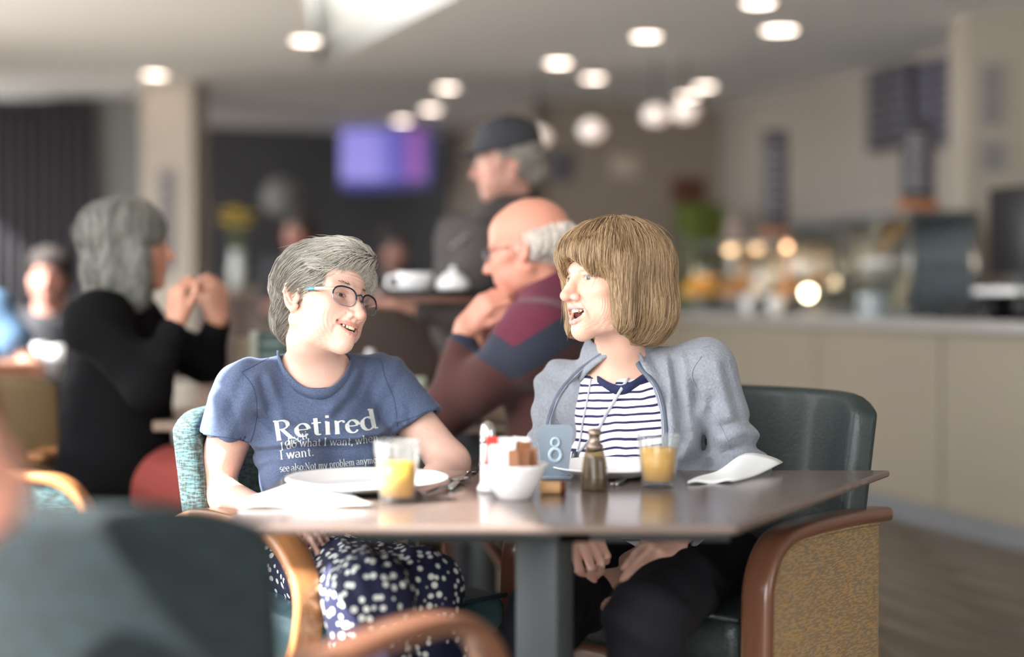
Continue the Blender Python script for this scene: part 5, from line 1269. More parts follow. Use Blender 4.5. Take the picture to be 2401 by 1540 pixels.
tp_.d(lambda X, Y, Z: .003 * np.sin(Z * 60 + (X - cB[0]) * 50 + 2 * np.sin(X * 30)), T1([.0, 2.8, .5]), T1([.6, 3.3, 1.0]))
nkc = nkB + fwB * .045
def stripes(N, L, tc):
    sx = N.new('ShaderNodeSeparateXYZ'); L.new(tc.outputs['Object'], sx.inputs[0])
    no = N.new('ShaderNodeTexNoise'); no.inputs['Scale'].default_value = 9; L.new(tc.outputs['Object'], no.inputs[0])
    a = N.new('ShaderNodeMath'); a.operation = 'MULTIPLY_ADD'; L.new(no.outputs['Fac'], a.inputs[0]); a.inputs[1].default_value = .030; L.new(sx.outputs[2], a.inputs[2])
    a2 = N.new('ShaderNodeMath'); a2.operation = 'MULTIPLY_ADD'; L.new(sx.outputs[0], a2.inputs[0]); a2.inputs[1].default_value = -.10; L.new(a.outputs[0], a2.inputs[2])
    m = N.new('ShaderNodeMath'); m.operation = 'MODULO'; L.new(a2.outputs[0], m.inputs[0]); m.inputs[1].default_value = .0168
    r = N.new('ShaderNodeMath'); r.operation = 'LESS_THAN'; L.new(m.outputs[0], r.inputs[0]); r.inputs[1].default_value = .0050
    mx = N.new('ShaderNodeMix'); mx.data_type = 'RGBA'; L.new(r.outputs[0], mx.inputs[0]); mx.inputs[6].default_value = lin('e9e6ea') + (1,); mx.inputs[7].default_value = lin('27234c') + (1,); return mx.outputs[2]
M_stripe = mixmat('navy_striped_jersey', stripes, .85)
top, TPV, TPF = sculpt('striped_top', tp_, (axis(.02, .62, None, None, .006, .006), axis(2.80, 3.28, None, None, .006, .006), axis(.55, 1.02, None, None, .0055, .0055)), M_stripe, ladyB)
# fleece jacket: shell with an open front
jk = Ops()
jk.u(rc(nkB + T1([0, 0, -.065]), HPB, .106, .12), .02); jk.u(ell(cB, (.172, .118, .168), MBm), .03); jk.u(ell(cB + fwB * .015 + T1([0, 0, -.17]), (.192, .148, .17), MBm), .05); jk.u(ell(cB + T1([0, 0, -.30]), (.205, .155, .12), MBm), .05)
for sx in (-1, 1): jk.u(ell(cB + latB * .07 * sx + fwB * .058 + T1([0, 0, -.07]), (.070, .060, .066), MBm), .04)
jk.u(rc(JB1, nkB + T1([-.02, 0, -.02]), .060, .060), .04); jk.u(rc(JB2, nkB + T1([.02, 0, -.02]), .060, .060), .04)
jk.u(rc(nkB + T1([0, 0, -.02]), nkB + T1([-.0, .02, .055]), .082, .078), .02)
for J, E_, W_ in ((JB1, EB1, WB1), (JB2, EB2, WB2)):
    jk.u(rc(J, E_, .066, .058), .025); d_ = (W_ - E_); jk.u(rc(E_, E_ + d_ * .86, .058, .040), .02)
    jk.s(rc(E_ + d_ * .7, W_ + d_ * .3, .033, .034), .003)
def foldB(X, Y, Z):
    a = X - cB[0]; z = Z - cB[2]
    f0 = .0085 * np.sin(a * 58 + 9 * z) * np.exp(-((z - .02) / .16) ** 2) * (a > -.02)
    f1 = .0080 * np.sin(z * 58 - a * 38 + 2 * np.sin(a * 22)) * np.clip((a - .05) * 12, 0, 1) * np.exp(-((z + .12) / .13) ** 2)
    f2 = .0060 * np.sin(z * 95 + a * 60) * np.clip((-.02 - a) * 12, 0, 1)
    f3 = .0030 * np.sin(Z * 130 + X * 60) * np.exp(-((Z - .75) / .09) ** 2)
    return f0 * .4 + f1 * .4 + f2 * .6 + f3
jk.d(foldB, T1([-.05, 2.7, .5]), T1([.8, 3.3, 1.12]))
CRB = [(-.010, .009, [(1560, 835), (1566, 900), (1578, 1000), (1576, 1080)]), (.010, .008, [(1582, 850), (1590, 930), (1600, 1020)]), (-.009, .009, [(1600, 840), (1612, 930), (1618, 1000)]), (.010, .010, [(1632, 900), (1640, 980), (1650, 1050)]),
       (.012, .010, [(1668, 940), (1660, 1010), (1640, 1070), (1610, 1090)]), (-.009, .010, [(1640, 960), (1626, 1030), (1600, 1070)]), (.008, .008, [(1690, 1000), (1740, 985), (1768, 990)]), (-.007, .009, [(1695, 1030), (1745, 1012), (1775, 1020)]), (.008, .008, [(1700, 1060), (1745, 1045), (1785, 1050)]),
       (.007, .008, [(1700, 860), (1720, 930), (1735, 980)]), (-.006, .010, [(1680, 850), (1700, 930), (1712, 980)]), (.009, .007, [(1530, 840), (1560, 890), (1566, 930)]), (-.007, .008, [(1510, 850), (1535, 900), (1552, 950)]),
       (.008, .008, [(1300, 890), (1280, 940), (1270, 1000)]), (-.006, .009, [(1330, 880), (1305, 925), (1290, 975)]), (.007, .007, [(1260, 1000), (1285, 1012), (1300, 1005)]), (.006, .007, [(1258, 1050), (1280, 1060), (1300, 1050)])]
jk.d(crease(CRB, 2.93, 3.05), T1([-.05, 2.65, .5]), T1([.8, 3.08, 1.12]))
# open front: carve a wedge between the two zip lines
zipL = [(1428, 826), (1372, 865), (1322, 920), (1296, 985), (1288, 1060), (1290, 1150)]      # picture left edge
zipR = [(1472, 812), (1492, 860), (1530, 905), (1549, 970), (1553, 1060), (1550, 1150)]
def interp(z, line):
    zz = [P(a, b, 2.93).z for a, b in line][::-1]; xx = [P(a, b, 2.93).x for a, b in line][::-1]; return np.interp(z, zz, xx)
def wedge(X, Y, Z):
    k = 2.93 / np.maximum(Y, .1); zc = EYE + (Z - EYE) * k; xc = X * k
    return np.maximum(np.maximum(interp(zc, zipL) - xc, xc - interp(zc, zipR)) , Y - (nkB[1] - .02) + 0 * X)
jk.s((wedge, T1([.0, 2.6, .45]), T1([.42, 3.06, 1.10])), .004)
# hollow: neck hole and inside
jk.s(rc(nkB + T1([0, -.005, .030]), nkB + T1([-.0, .0, .12]), .068, .074), .003)
M_fleece = mat('blue_grey_fleece', '828790', .95, noise=((180, 180, 180), .4, '969ba4'), bump=((190, 190, 190), .8, .004), sheen=.3)
jacket, JKV, JKF = sculpt('fleece_jacket', jk, (axis(-.06, .70, None, None, .0045, .0045), axis(2.66, 3.30, None, None, .0055, .0055), axis(.55, 1.12, None, None, .0045, .0045)), M_fleece, ladyB)
CV_, CF_ = [], []; ncl = nkB + T1([.002, .0, 0])
nth, nzc = 41, 7; th0, th1 = math.radians(47), math.radians(373)
for j in range(nzc):
    v = j / (nzc - 1)
    for i in range(nth):
        u_ = i / (nth - 1); th = th0 + (th1 - th0) * u_; d_ = fwB * math.cos(th) + latB * math.sin(th)
        bk = .5 - .5 * math.cos((u_) * 2 * PI)
        top_ = .054 + .046 * bk; r_ = .094 - .016 * math.sin(v * PI * .5) + .005 * math.sin(th * 4 + v * 2) * v - .004 * v
        ed = max(0, 1 - u_ / .09, 1 - (1 - u_) / .24); bt = min(-.045 + .086 * ed, top_ - .006)
        CV_.append(ncl + d_ * r_ + T1([0, 0, bt + (top_ - bt) * v]))
CF_ = [(j * nth + i, j * nth + i + 1, (j + 1) * nth + i + 1, (j + 1) * nth + i) for j in range(nzc - 1) for i in range(nth - 1)]
meshobj('collar', CV_, CF_, M_fleece, jacket, world=True, solid=.009, sub=1)
bvj = BVHTree.FromPolygons([tuple(v) for v in JKV] + [tuple(v) for v in CV_], [tuple(f) for f in JKF] + [tuple(q + len(JKV) for q in f) for f in CF_]); bvt = BVHTree.FromPolygons([tuple(v) for v in TPV], [tuple(f) for f in TPF])
eye_ = Vector((0, 0, EYE))
def hitpx(bvh, px, py, off=.002, dflt=None):
    d = (P(px, py, 3) - eye_).normalized(); h = bvh.ray_cast(eye_, d)
    return (h[0] - d * off) if h[0] is not None else dflt
def on_path(bvh, pts, off=.002, n=6):
    out = []
    for q in smooth_path([(a, b, 0) for a, b in pts], n):
        h = hitpx(bvh, q.x, q.y, off)
        if h is not None: out.append(h)
    return out
M_zip = mat('zip_tape', '5d6675', .7); M_zipm = mat('zip_teeth', '858d99', .4, metal=.4)
for line, dx in ((zipL, -9), (zipR, 8)):
    pp = on_path(bvj, [(a + dx, b) for a, b in line], .002)
    if len(pp) > 2: MB().tube(pp, 0, flat=(.010, .004), up=(1, 0, .1)).out('zip_tape', M_zip, jacket, world=True)
    pp = on_path(bvj, [(a + dx * .55, b) for a, b in line], .0045)
    if len(pp) > 2: MB().tube(pp, .0016, 6).out('zip', M_zipm, jacket, world=True)
for line in ([(1645, 835), (1622, 880), (1655, 945), (1690, 1000), (1712, 1050)], [(1290, 985), (1283, 1040), (1280, 1090)], [(1660, 812), (1600, 815), (1560, 805)]):
    pp = on_path(bvj, line, .0006)
    if len(pp) > 2: MB().tube(pp, .0013, 6).out('seam', M_fleece, jacket, world=True)
# collar fold standing at the nape
# navy neckline of the top and the lanyard
pp = on_path(bvt, [(1380, 872), (1402, 893), (1430, 909), (1458, 914), (1485, 904), (1508, 889), (1528, 880)], .0035)
if len(pp) > 2: MB().tube(pp, 0, flat=(.020, .003), up=(0, -.2, 1)).out('neckband', mat('navy_rib', '20264a', .85), top, world=True)
M_lan = mat('silver_lanyard', 'a9adb6', .45)
lan = bpy.data.objects.new('lanyard', None); link(lan, ladyB)
pr = on_path(bvt, [(1484, 866), (1455, 915), (1425, 965), (1400, 1010), (1368, 1048), (1352, 1062)], .006)
pl_ = on_path(bvt, [(1388, 868), (1380, 920), (1368, 980), (1360, 1030), (1352, 1060)], .006)
for pp, nm in ((pr, 'cord'), (pl_, 'cord')):
    if len(pp) > 2: MB().tube(pp, 0, flat=(.0065 if pp is pr else .0035, .0016), up=(1, 0, .3)).out(nm, M_lan, lan, world=True)
e_ = pl_[-1] if len(pl_) else P(1350, 1055, 2.85)
MB().lathe([(0, -.016), (.006, -.013), (.008, 0), (.006, .013), (0, .016)], e_ + Vector((-.004, -.006, -.012)), 14, sy=.6).out('pendant_alarm', mat('dark_teal_pendant', '27363a', .3, coat=.5), lan, world=True)
# trousers
tb_ = Ops(); tb_.u(ell(HPB + T1([0, 0, -.005]), (.19, .16, .115), MBm), .03)
for K, Fo in ((KB1, FB1), (KB2, FB2)):
    tb_.u(rc(HPB + latB * (.07 if K is KB2 else -.07), K, .086, .070), .03); tb_.u(rc(K, Fo, .070, .060), .025)
tb_.d(lambda X, Y, Z: .004 * np.sin(Z * 80 + X * 40 + 2 * np.sin(Y * 25)) * np.exp(-((Z - .52) / .12) ** 2), T1([-.3, 2.4, .1]), T1([.7, 3.3, .7]))
tb_.s(ell(T1([.36, 3.0, .80]), (.01, .01, .01)), .001)
M_btr = mat('black_jersey_trousers', '1a1b20', .85, spec=.15)
sculpt('trousers', tb_, (axis(-.26, .62, None, None, .008, .008), axis(2.42, 3.28, None, None, .008, .008), axis(.10, .70, None, None, .008, .008)), M_btr, ladyB)
# ================================================================ people further back
def figure(label, base, fr_args, J, skin_parts, cloths, hair=None, hcol='8a8a86', res=.006, mouth='closed', extra=None, base_col=None):
    """J: neck point; skin_parts: list of (a,b,ra,rb); cloths: list of (name, material, [(a,b,ra,rb)], k)"""
    root = empty('person', base, label, 'person')
    f = Fr(*fr_args); o = Ops(); head(o, f, mouth, J, .0)
    allp = []
    for prt in skin_parts:
        if callable(prt): prt(o)
        else: o.u(rc(*prt), .015); allp += [prt[0], prt[1]]
    allp = np.array([list(a) for a in allp] + [list(f.O - .16), list(f.O + .16), list(J)])
    lo, hi = allp.min(0) - .13, allp.max(0) + .13
    sculpt('body', o, tuple(axis(l, h, None, None, res, res) for l, h in zip(lo, hi)), M_skin, root, lambda V: head_col(f, V, mouth, base=base_col))
    if f.O[1] < 5: eyes(f, root, (0, 1, 0))
    for nm, m, parts, k in cloths:
        oc = Ops(); pts = []
        for q in parts:
            if len(q) == 5: oc.s(rc(*q[:4]), .004); continue
            oc.u(rc(*q), k); pts += [list(q[0]), list(q[1])]
        pts = np.array(pts); lo, hi = pts.min(0) - .22, pts.max(0) + .22
        oc.d(lambda X, Y, Z: .005 * np.sin(X * 33 + Z * 28) * np.sin(Z * 37 + Y * 31), lo, hi)
        r_ = max(res, .010); sculpt(nm, oc, tuple(axis(l, h, None, None, r_, r_) for l, h in zip(lo, hi)), m, root)
    if hair:
        oh = Ops()
        for mode, q in hair:
            (oh.u if mode == 'u' else oh.s)(f.ell(*q), .012)
        oh.d(lambda X, Y, Z: .002 * np.sin(X * 260 + Y * 190 + Z * 20), f.O - .2, f.O + .2)
        h_, HV, _ = sculpt('hair', oh, tuple(axis(c - .19, c + .19, None, None, .006, .006) for c in f.O), mat('hair_' + hcol, hcol, .65), root)
        R0 = HV[rng.choice(len(HV), 1200)]; cc = np.array(lin(hcol))
        strands(oh, R0, lambda Pw: (lambda q: (np.stack([q[:, 0] * 4, -.35 + 0 * q[:, 1], -1 + 0 * q[:, 2]], 1)) @ f.M.T)(f.inv(Pw)), 8, .010, .0014, lambda p_, r: cc * (.6 + .9 * r[:, None]), 'hair_strands', h_, lift=.003, jit=.15)
    return root, f
A3 = lambda px, py, Y: np.array(P(px, py, Y))
# ---- standing man in a dark cap carrying a tray
Ye = 4.75
fe = (A3(1188, 378, Ye), fr_rot(math.radians(-80), math.radians(-6), 0), 1.08)
nk = A3(1205, 500, Ye + .04); s1, s2 = A3(1085, 560, Ye + .18), A3(1150, 590, Ye - .12)
M_jack = mat('charcoal_jacket', '393533', .9)
tor = [(A3(1205, 530, Ye + .05), A3(1130, 760, Ye + .05), .13, .16), (s1, s2, .09, .09), (A3(1205, 505, Ye + .05), A3(1140, 590, Ye), .085, .12), (A3(1100, 600, Ye), A3(1090, 740, Ye), .10, .11)]
el2, wr2 = A3(1075, 740, Ye - .14), A3(960, 715, Ye - .20); el1, wr1 = A3(1040, 720, Ye + .2), A3(930, 705, Ye + .12)
hipE = A3(1170, 860, Ye + .08)
cl = [('jacket', M_jack, tor + [(s2, el2, .078, .062), (el2, el2 * .3 + wr2 * .7, .058, .046), (s1, el1, .078, .06), (el1, el1 * .3 + wr1 * .7, .055, .045), (A3(1150, 760, Ye + .05), hipE, .165, .16)], .05),
      ('trousers', mat('dark_trousers', '2b2c30', .85), [(hipE, T1([hipE[0] - .08, Ye + .0, .5]), .12, .09), (T1([hipE[0] - .08, Ye + .0, .5]), T1([hipE[0] - .08, Ye + .03, .1]), .085, .07), (hipE, T1([hipE[0] + .08, Ye + .15, .5]), .12, .09), (T1([hipE[0] + .08, Ye + .15, .5]), T1([hipE[0] + .10, Ye + .15, .1]), .085, .07)], .03)]
shoes = [(T1([hipE[0] - .08 + dx, Ye + .03 + dy, .045]), T1([hipE[0] - .24 + dx, Ye + .0 + dy, .035]), .045, .035) for dx, dy in ((0, 0), (.18, .12))]
cl.append(('shoes', M_blk, shoes, .01))
rE, fE = figure('standing man in a dark cap and charcoal jacket carrying a tray', (hipE[0], Ye, 0), fe, nk, [(s1, el1, .04, .035), (el1, wr1, .035, .028), (s2, el2, .04, .035), (el2, wr2, .035, .028), (nk, hipE, .08, .09),
   lambda o: hand(o, wr2, (-1, -.1, .05), (0, 0, -1), 1, curl=(.15, .15, .1)), lambda o: hand(o, wr1, (-1, .1, .05), (0, 0, -1), -1, curl=(.15, .15, .1))], cl,
   [('u', ((0, -.03, .01), (.085, .095, .075))), ('u', ((0, -.075, -.04), (.06, .05, .05))), ('s', ((0, .10, -.02), (.09, .085, .1))), ('s', ((.085, .01, -.035), (.04, .04, .045))), ('s', ((-.085, .01, -.035), (.04, .04, .045)))], '8d8780', base_col=np.array(lin('b58a7c')))
oc = Ops(); oc.u(fE.ell((0, -.010, .060), (.087, .106, .082)), .01).s(fE.ell((0, -.01, -.03), (.12, .14, .072)), .004)
capo, CV, _ = sculpt('cap', oc, tuple(axis(c - .17, c + .17, None, None, .005, .005) for c in fE.O), mat('charcoal_cap', '34353a', .85), rE)
V = []; F = []
for j in range(5):
    for i in range(13):
        a = -1 + i / 6; rr = .085 + .016 * j * (1 - .35 * a * a) ; V.append(fE.p((a * .066, rr * math.sqrt(max(1 - a * a * .6, 0.1)), .044 - .012 * (j / 4) - .012 * a * a)))
F = [(j * 13 + i, j * 13 + i + 1, (j + 1) * 13 + i + 1, (j + 1) * 13 + i) for j in range(4) for i in range(12)]
meshobj('brim', V, F, bpy.data.materials['charcoal_cap'], capo, world=True, solid=.004)
lg = MB()
for i in range(7): lg.tube([A3(1055 + i * 6, 578 - i * 4 + (i % 2) * 6, Ye - .16), A3(1061 + i * 6, 574 - i * 4 - (i % 2) * 6, Ye - .165)], .003, 5)
lg.out('chest_badge', mat('badge_thread', '8f8a88', .8), rE, world=True)
# tray and crockery
tz = P(1010, 688, Ye - .15); tray = empty('serving_tray', tz, 'black serving tray held level by the standing man', 'tray')
MB().lathe([(0, 0), (.20, 0), (.215, .012), (.221, .012), (.205, -.008), (0, -.008)], n=40, sy=.75).out('tray', mat('tray_black', '17161a', .35), tray)
MB().lathe([(0, -.03), (.17, -.03), (.19, -.008), (0, -.008)], n=32, sy=.7).out('underside', M_rose, tray)
c = P(972, 668, Ye - .15); r = empty('soup_cup', Vector((c.x, c.y, tz.z + .002)), 'wide white cup with a handle on the black tray', 'cup')
MB().lathe([(.03, 0), (.05, .012), (.058, .05), (.060, .066), (.056, .066), (.05, .03), (0, .012)]).out('cup', M_white, r)
MB().tube(smooth_path([(-.056, 0, .055), (-.085, 0, .05), (-.085, 0, .02), (-.050, 0, .016)], 5), .006).out('handle', M_white, r)
c = P(1062, 668, Ye - .18); r = empty('teapot', Vector((c.x, c.y, tz.z + .002)), 'small white teapot with a knobbed lid on the black tray', 'teapot')
MB().lathe([(.035, 0), (.055, .015), (.052, .04), (.035, .056), (0, .058)]).out('pot', M_white, r); MB().lathe([(.034, .056), (.02, .066), (.006, .07), (.012, .08), (0, .088)]).out('lid', M_white, r)
MB().tube([(.045, 0, .02), (.07, 0, .04), (.078, 0, .06)], [.011, .008, .006]).out('spout', M_white, r)
# ---- seated man in the striped sweater
Yd = 3.78
fd = (A3(1238, 580, Yd), fr_rot(math.radians(-108), math.radians(-10), 0), 1.13)
nk = A3(1300, 715, Yd + .04); sh_n = A3(1262, 800, Yd - .16); sh_f = A3(1290, 790, Yd + .2)
elD, wrD = A3(1050, 962, Yd - .02), A3(1092, 765, Yd - .02); elF, wrF = A3(1070, 950, Yd + .22), A3(1125, 790, Yd + .16)
def sweater(N, L, tc):
    # yoke: burgundy above a slanting navy band, brown below (bands are knitted into the cloth)
    sx = N.new('ShaderNodeSeparateXYZ'); L.new(tc.outputs['Object'], sx.inputs[0])
    ab = N.new('ShaderNodeMath'); ab.operation = 'ABSOLUTE'; sb = N.new('ShaderNodeMath'); sb.operation = 'SUBTRACT'; L.new(sx.outputs[0], sb.inputs[0]); sb.inputs[1].default_value = SWX; L.new(sb.outputs[0], ab.inputs[0])
    m = N.new('ShaderNodeMath'); m.operation = 'MULTIPLY_ADD'; L.new(ab.outputs[0], m.inputs[0]); m.inputs[1].default_value = -.62; L.new(sx.outputs[2], m.inputs[2])
    r = N.new('ShaderNodeValToRGB'); r.color_ramp.interpolation = 'CONSTANT'; e = r.color_ramp.elements
    mr = N.new('ShaderNodeMapRange'); mr.inputs[1].default_value = .55; mr.inputs[2].default_value = 1.15; L.new(m.outputs[0], mr.inputs[0])
    z1 = (SWZ - .085 - .55) / .6; z2 = (SWZ - .55) / .6
    e[0].color = lin('4d2f2c') + (1,); e[1].position = z1; e[1].color = lin('2d3140') + (1,); n = e.new(z2); n.color = lin('63273b') + (1,)
    L.new(mr.outputs[0], r.inputs[0]); return r.outputs[0]
baseD = A3(1330, 1000, Yd); SWX = A3(1205, 850, Yd)[0] - baseD[0]; SWZ = A3(1205, 812, Yd - .16)[2]
M_sw_ = mixmat('banded_wool_sweater', sweater, .95, sheen=.12, bump=((300, 300, 120), .3, .001))
hipD = A3(1330, 1010, Yd + .02); hipD[2] = .55
cl = [('sweater', M_sw_, [(A3(1300, 740, Yd), A3(1330, 900, Yd + .02), .12, .165), (A3(1330, 900, Yd + .02), hipD + T1([0, 0, .05]), .165, .17), (sh_n, sh_f, .105, .105), (sh_n, nk, .09, .075), (sh_f, nk, .09, .075),
        (sh_n, elD, .088, .066), (elD, elD * .25 + wrD * .75, .062, .044), (sh_f, elF, .085, .065), (elF, elF * .25 + wrF * .75, .06, .044)], .04),
      ('trousers', mat('brown_trousers', '332b28', .85), [(hipD, T1([hipD[0] - .42, Yd - .12, .56]), .11, .085), (T1([hipD[0] - .42, Yd - .12, .56]), T1([hipD[0] - .40, Yd - .12, .08]), .08, .06), (hipD, T1([hipD[0] - .42, Yd + .14, .56]), .11, .085), (T1([hipD[0] - .42, Yd + .14, .56]), T1([hipD[0] - .40, Yd + .14, .08]), .08, .06)], .03),
      ('shirt_collar', mat('blue_shirt_collar', '6d7e9c', .8), [(nk + T1([-.01, -.02, .045]), nk + T1([0, .03, .055]), .066, .066)], .02)]
rD, fD = figure('seated bald man in glasses and a maroon striped sweater, hand at his mouth', (baseD[0], Yd, 0), fd, nk, [(sh_n, elD, .045, .04), (elD, wrD, .04, .03), (elF, wrF, .04, .03), (nk, hipD, .08, .1),
   lambda o: hand(o, wrD, Vector(P(1152, 700, Yd - .04)) - Vector(wrD), (-.5, -.6, .3), 1, curl=(.6, .9, .5), sc=1.1), lambda o: hand(o, wrF, Vector(P(1180, 715, Yd + .1)) - Vector(wrF), (-.5, .5, .3), -1, curl=(.7, .9, .5), sc=1.1)], cl,
   [('u', ((0, -.038, .004), (.082, .078, .050))), ('u', ((0, -.080, .0), (.060, .036, .055))), ('s', ((0, .112, .0), (.09, .090, .10))), ('s', ((.088, -.008, -.03), (.022, .03, .045))), ('s', ((-.088, -.008, -.03), (.022, .03, .045)))], 'd8d0c6', res=.005, base_col=np.array(lin('d0917c')))
gd = bpy.data.objects.new('glasses', None); link(gd, rD)
for sx in (-1, 1):
    pts = [fD.p((sx * .032 + .022 * math.cos(a), .098 - .004, -.004 + .017 * math.sin(a))) for a in [i * PI / 8 for i in range(17)]]
    MB().tube(pts, .0014, 6).out('rim', M_rim, gd, world=True)
    MB().add([fD.p((sx * .032 + .021 * math.cos(i * PI / 8), .094, -.004 + .016 * math.sin(i * PI / 8))) for i in range(16)], [tuple(range(16))]).out('lens', M_lens, gd, world=True, solid=.001)
    MB().tube([fD.p((sx * .054, .092, .004)), fD.p((sx * .078, .02, .004))], .0016, 6).out('temple', M_frame, gd, world=True)
MB().tube([fD.p((-.01, .095, 0)), fD.p((.01, .095, 0))], .0014, 6).out('bridge', M_rim, gd, world=True)
# ---- woman in black with raised hands
Yc = 4.15
fc = (A3(300, 575, Yc), fr_rot(math.radians(102), math.radians(3), 0), 1.13)
nk = A3(278, 715, Yc); s1 = A3(225, 760, Yc - .17); s2 = A3(300, 750, Yc + .17)
e1_, w1 = A3(345, 905, Yc - .22), A3(412, 755, Yc - .18); e2_, w2 = A3(480, 850, Yc + .12), A3(512, 748, Yc + .02)
hipC = A3(270, 1080, Yc); hipC[2] = .55
M_blkw = mat('black_knit', '121214', .95, spec=.1)
cl = [('jumper', M_blkw, [(A3(262, 760, Yc), A3(275, 930, Yc), .11, .15), (A3(275, 930, Yc), hipC + T1([0, 0, .02]), .155, .17), (s1, s2, .085, .085), (s1, nk, .07, .065), (s2, nk, .07, .065), (s1, e1_, .075, .062), (e1_, e1_ * .15 + w1 * .85, .058, .042), (s2, e2_, .075, .06), (e2_, e2_ * .2 + w2 * .8, .056, .042)], .04),
      ('skirt', mat('brick_red_trousers', '8a3d36', .85), [(hipC, T1([hipC[0] + .42, Yc - .14, .56]), .12, .09), (hipC, T1([hipC[0] + .42, Yc + .12, .56]), .12, .09), (T1([hipC[0] + .42, Yc - .14, .56]), T1([hipC[0] + .42, Yc - .12, .1]), .08, .06), (T1([hipC[0] + .42, Yc + .12, .56]), T1([hipC[0] + .42, Yc + .1, .1]), .08, .06)], .03)]
rC, fC = figure('seated woman in black with long grey hair and both hands raised', (hipC[0], Yc, 0), fc, nk, [(e1_, w1, .04, .028), (e2_, w2, .04, .028), (nk, hipC, .07, .09),
   lambda o: hand(o, w1, (.05, 0, 1), (-.6, -.7, 0), 1, curl=(.9, 1.1, .6), sc=1.08), lambda o: hand(o, w2, (-.05, 0, 1), (.7, -.7, 0), -1, curl=(.8, 1.0, .6), sc=1.08)], cl,
   [('u', ((0, -.015, .035), (.098, .115, .092))), ('u', ((0, -.035, -.065), (.105, .085, .12))), ('u', ((-.07, .02, -.06), (.035, .04, .11))), ('u', ((.07, .02, -.06), (.035, .04, .11))), ('s', ((0, .15, -.045), (.07, .095, .10)))], '75756f', res=.007, base_col=np.array(lin('b98872')))
# ---- dim diners far behind
def diner(px, py, Y, yaw, lbl, hc, cm, tall=0, sk='a97c6c'):
    f0 = A3(px, py, Y); nk = f0 + T1([0, .03, -.13]); hip = T1([f0[0], Y + .05, .55])
    c = [('top', cm, [(nk + T1([0, .02, -.12]), hip + T1([0, 0, .08]), .12, .16), (nk + T1([-.16, .03, -.08]), nk + T1([.16, .03, -.08]), .07, .07), (nk + T1([-.17, .03, -.08]), nk + T1([-.2, -.1, -.34]), .06, .05), (nk + T1([.17, .03, -.08]), nk + T1([.2, -.1, -.34]), .06, .05)], .05),
         ('trousers', mat('dim_trousers', '2c2b30', .9) if 'dim_trousers' not in bpy.data.materials else bpy.data.materials['dim_trousers'], [(hip, hip + T1([-.1, -.4, 0]), .1, .08), (hip, hip + T1([.1, -.4, 0]), .1, .08), (hip + T1([-.1, -.4, 0]), T1([hip[0] - .1, hip[1] - .4, .08]), .075, .06), (hip + T1([.1, -.4, 0]), T1([hip[0] + .1, hip[1] - .4, .08]), .075, .06)], .03)]
    a_, b_ = nk + T1([-.2, -.1, -.34]), nk + T1([-.06, -.32, -.30]); a2, b2 = nk + T1([.2, -.1, -.34]), nk + T1([.06, -.32, -.30])
    return figure(lbl, (hip[0], hip[1], 0), (f0, fr_rot(yaw), 1.05), nk, [(a_, b_, .038, .028), (a2, b2, .038, .028), (nk, hip, .07, .09), lambda o: hand(o, b_, (.4, -1, 0), (0, 0, 1), -1), lambda o: hand(o, b2, (-.4, -1, 0), (0, 0, 1), 1)], c,
       [('u', ((0, -.02, .04), (.088, .108, .085))), ('u', ((0, -.05, -.03), (.085, .06, .09))), ('s', ((0, .12, -.03), (.065, .085, .085)))], hc, res=.011, base_col=np.array(lin(sk)))
diner(112, 648, 6.2, .2, 'dim seated person with dark hair behind the far left table', '3c3532', mat('dim_dark_top', '2a2a2e', .9), sk='a5776a')
diner(700, 545, 8.8, -.4, 'dim person sitting beyond the walnut partition left of the television', '2e2a2a', mat('dim_black_top', '252529', .9), sk='6d4a44')
diner(920, 583, 8.9, .5, 'dim dark haired person beyond the partition below the television', '2a2626', bpy.data.materials['dim_black_top'], sk='5d4640')
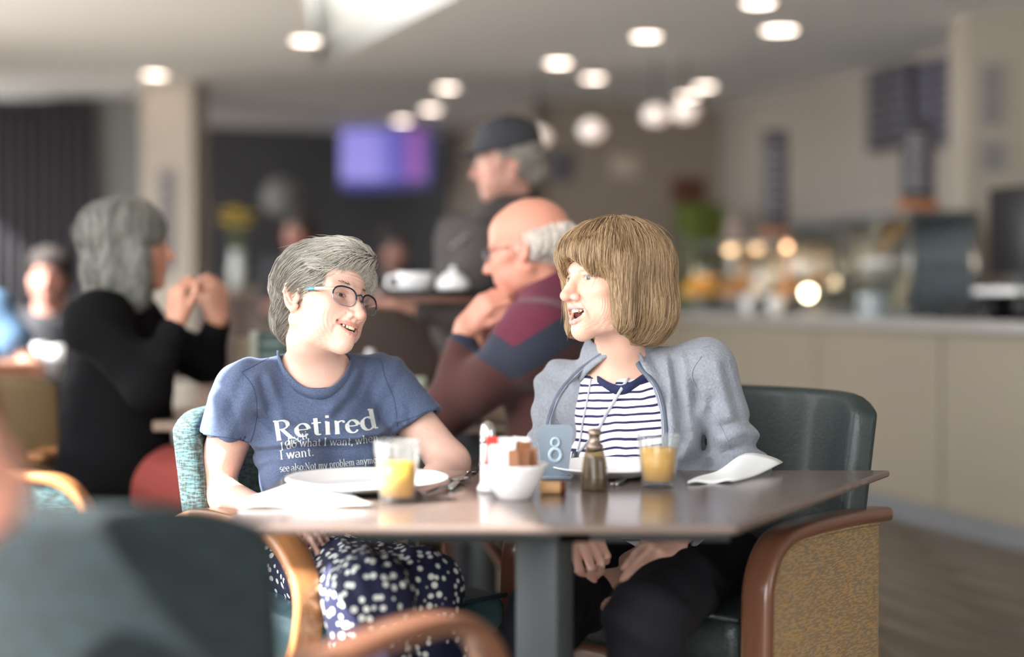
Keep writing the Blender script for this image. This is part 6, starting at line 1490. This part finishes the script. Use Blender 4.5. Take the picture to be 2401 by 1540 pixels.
# ---- person in blue at the left edge, bare elbow on the far table
Yg = 5.45
f0 = A3(-95, 560, Yg); nk = A3(-95, 660, Yg + .03); shg = A3(-18, 730, Yg - .05); elg = A3(82, 868, Yg - .08); wrg = A3(-30, 862, Yg - .3); hipg = T1([A3(-95, 700, Yg)[0], Yg + .05, .55])
figure('person in a blue shirt at the left edge resting a bare elbow on the table', (hipg[0], hipg[1], 0), (f0, fr_rot(.5), 1.05), nk, [(shg, elg, .045, .04), (elg, wrg, .04, .028), (nk, hipg, .07, .09), lambda o: hand(o, wrg, (-1, -.2, 0), (0, 0, 1), 1)],
   [('blue_shirt', mat('denim_blue_shirt', '52708f', .85), [(nk + T1([0, .02, -.14]), hipg + T1([0, 0, .05]), .13, .16), (nk + T1([-.16, .03, -.09]), shg, .075, .075), (shg, shg * .5 + elg * .5, .075, .07)], .04),
    ('trousers', bpy.data.materials['dim_trousers'], [(hipg, hipg + T1([-.1, -.4, 0]), .1, .08), (hipg, hipg + T1([.1, -.4, 0]), .1, .08), (hipg + T1([-.1, -.4, 0]), T1([hipg[0] - .1, hipg[1] - .4, .08]), .075, .06), (hipg + T1([.1, -.4, 0]), T1([hipg[0] + .1, hipg[1] - .4, .08]), .075, .06)], .03)],
   [('u', ((0, -.02, .04), (.088, .108, .085))), ('s', ((0, .12, -.03), (.065, .085, .085)))], '4a423c', res=.010, base_col=np.array(lin('c2927c')))
# ---- near left person: only the resting hand enters the frame
Yn = 1.30
f0 = A3(-520, 480, Yn); f0[0] = -.72; f0[2] = 1.20; nk = f0 + T1([0, .03, -.13]); hipn = T1([-.76, Yn + .02, .55])
wn = A3(-290, 985, Yn - .06); en = T1([-.62, Yn + .02, .97]) ; shn = nk + T1([.15, .02, -.08])
fn_, nfn = figure('person out at the near left whose relaxed hand hangs into the frame', (hipn[0], hipn[1], 0), (f0, fr_rot(1.2), 1.05), nk, [(shn, en, .045, .04), (en, wn, .036, .027), (nk, hipn, .07, .09), lambda o: hand(o, wn, (1, .1, -.35), (.3, -.55, .8), 1, curl=(.7, 1.0, .6), sc=1.1)],
   [('red_top', mat('dark_red_top', '6e1f22', .85), [(nk + T1([0, .02, -.14]), hipn + T1([0, 0, .05]), .12, .15), (nk + T1([-.14, .03, -.09]), shn, .07, .07), (shn, shn * .3 + en * .7, .07, .06)], .04),
    ('trousers', bpy.data.materials['dim_trousers'], [(hipn, hipn + T1([.30, .05, 0]), .1, .08), (hipn + T1([.30, .05, 0]), hipn + T1([.30, .05, -.45]), .075, .06)], .03)],
   [('u', ((0, -.02, .04), (.088, .108, .085))), ('s', ((0, .12, -.03), (.065, .085, .085)))], '4a423c', res=.006, base_col=np.array(lin('c98f7c')))
